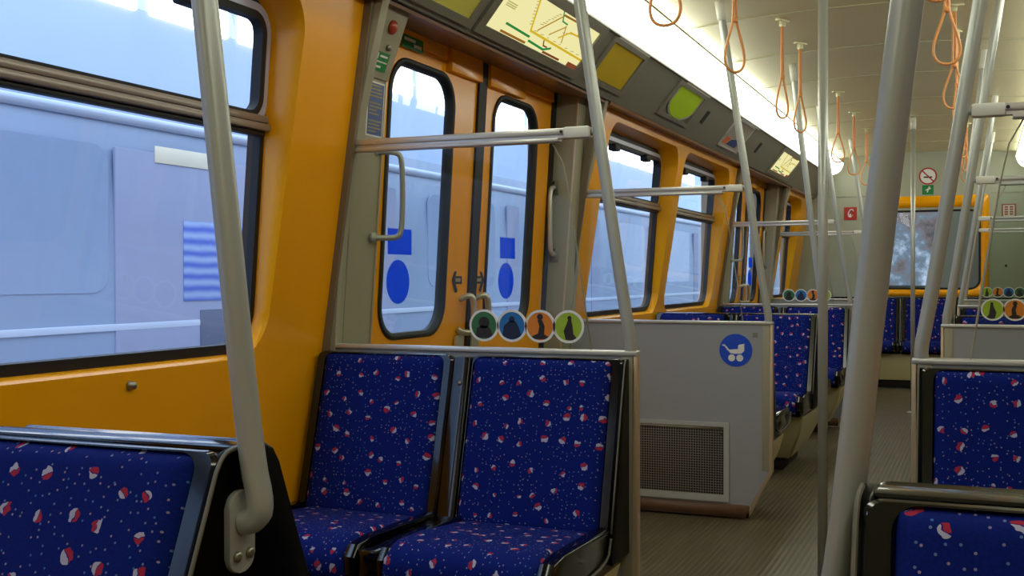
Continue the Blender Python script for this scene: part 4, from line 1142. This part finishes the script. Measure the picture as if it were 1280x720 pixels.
# driver's cab seen through the end window
bm = B()
box(bm, -1.4, -1.35, YE + 0.07, YE + 2.0, -0.1, 2.4); box(bm, 1.35, 1.4, YE + 0.07, YE + 2.0, -0.1, 2.4)
box(bm, -1.4, 1.4, YE + 1.9, YE + 1.95, -0.1, 0.98); box(bm, -1.4, 1.4, YE + 1.9, YE + 1.95, 2.05, 2.4)
box(bm, 0.6, 1.4, YE + 1.9, YE + 1.95, 0.9, 2.1); box(bm, -1.4, -1.15, YE + 1.9, YE + 1.95, 0.9, 2.1)
struct(mk('wall_cab', bm, 'cab', smooth=False))
bm = B(); box(bm, -1.4, 1.4, YE + 0.07, YE + 2.0, 2.38, 2.42); struct(mk('ceiling_cab', bm, 'cab', smooth=False))
bm = B(); box(bm, -1.4, 1.4, YE + 0.07, YE + 2.0, -0.06, 0.0); struct(mk('floor_cab', bm, 'floor', smooth=False))
bm = B(); box(bm, -1.9, 2.3, YE + 5.0, YE + 5.2, -1.2, 4.0); struct(mk('wall_tunnel', bm, 'rock', smooth=False))
t = thing('cab_fill_light', 'added fill lamp on the cab ceiling behind the end window', 'light', (0.1, YE + 0.35, 2.38))  # added lamp, only there to brighten the cab behind the glass
bm = B(); box(bm, -0.3, 0.3, -0.1, 0.1, -0.035, 0.0, 0.01); mk('housing', bm, 'white', t)
bm = B(); box(bm, -0.28, 0.28, -0.08, 0.08, -0.045, -0.034, 0.004); mk('diffuser', bm, 'lamp', t)
t = thing('cab_cabinet', 'tall pale cabinet in the cab behind the end window', 'cabinet', (0.3, YE + 0.9, 0))
bm = B(); box(bm, -0.22, 0.9, -0.2, 0.3, 0.0, 1.95, 0.02); mk('body', bm, 'cab', t)
bm = B(); box(bm, -0.17, 0.25, -0.212, -0.199, 0.2, 1.85, 0.006); mk('door', bm, 'cab', t)
bm = B(); box(bm, 0.2, 0.225, -0.235, -0.21, 1.1, 1.25, 0.005); mk('handle', bm, 'steel', t)
# ------------------------------------------------------------------ world, camera, view
w = bpy.data.worlds.new('World'); SC.world = w; w.use_nodes = True
nt = w.node_tree; bg = nt.nodes['Background']
tc = nt.nodes.new('ShaderNodeTexCoord'); sp = nt.nodes.new('ShaderNodeSeparateXYZ'); cr = nt.nodes.new('ShaderNodeValToRGB')
nt.links.new(tc.outputs['Generated'], sp.inputs[0])
mr = nt.nodes.new('ShaderNodeMapRange'); mr.inputs[1].default_value = -0.3; mr.inputs[2].default_value = 0.8
nt.links.new(sp.outputs['Z'], mr.inputs[0]); nt.links.new(mr.outputs[0], cr.inputs[0])
cr.color_ramp.elements[0].color = lin((162, 186, 220)); cr.color_ramp.elements[1].color = lin((206, 228, 255))
nt.links.new(cr.outputs[0], bg.inputs['Color'])
bg.inputs['Strength'].default_value = 3.1

f, yaw, pitch, roll = 1398.04, 0.3979, -0.0098, -0.0017
c, s = math.cos(yaw), math.sin(yaw)
R0 = Vector((c, s, 0)); F0 = Vector((-s, c, 0)); U0 = Vector((0, 0, 1))
cp, sp_ = math.cos(pitch), math.sin(pitch)
F = F0 * cp + U0 * sp_; U2 = U0 * cp - F0 * sp_
cr_, sr_ = math.cos(roll), math.sin(roll)
Rv = R0 * cr_ + U2 * sr_; Uv = U2 * cr_ - R0 * sr_
cam = bpy.data.cameras.new('Camera'); co = bpy.data.objects.new('Camera', cam); COL.objects.link(co)
cam.sensor_width = 36; cam.lens = 36 * f / 1280; cam.clip_start = 0.02; cam.clip_end = 200
mw = Matrix((( Rv.x, Uv.x, -F.x, 0.50454), (Rv.y, Uv.y, -F.y, 0.0), (Rv.z, Uv.z, -F.z, 1.08616), (0, 0, 0, 1)))
co.matrix_world = mw
SC.camera = co
vs = SC.view_settings
vs.view_transform = 'Standard'; vs.look = 'None'; vs.exposure = 0.0; vs.gamma = 1.0; vs.use_curve_mapping = False
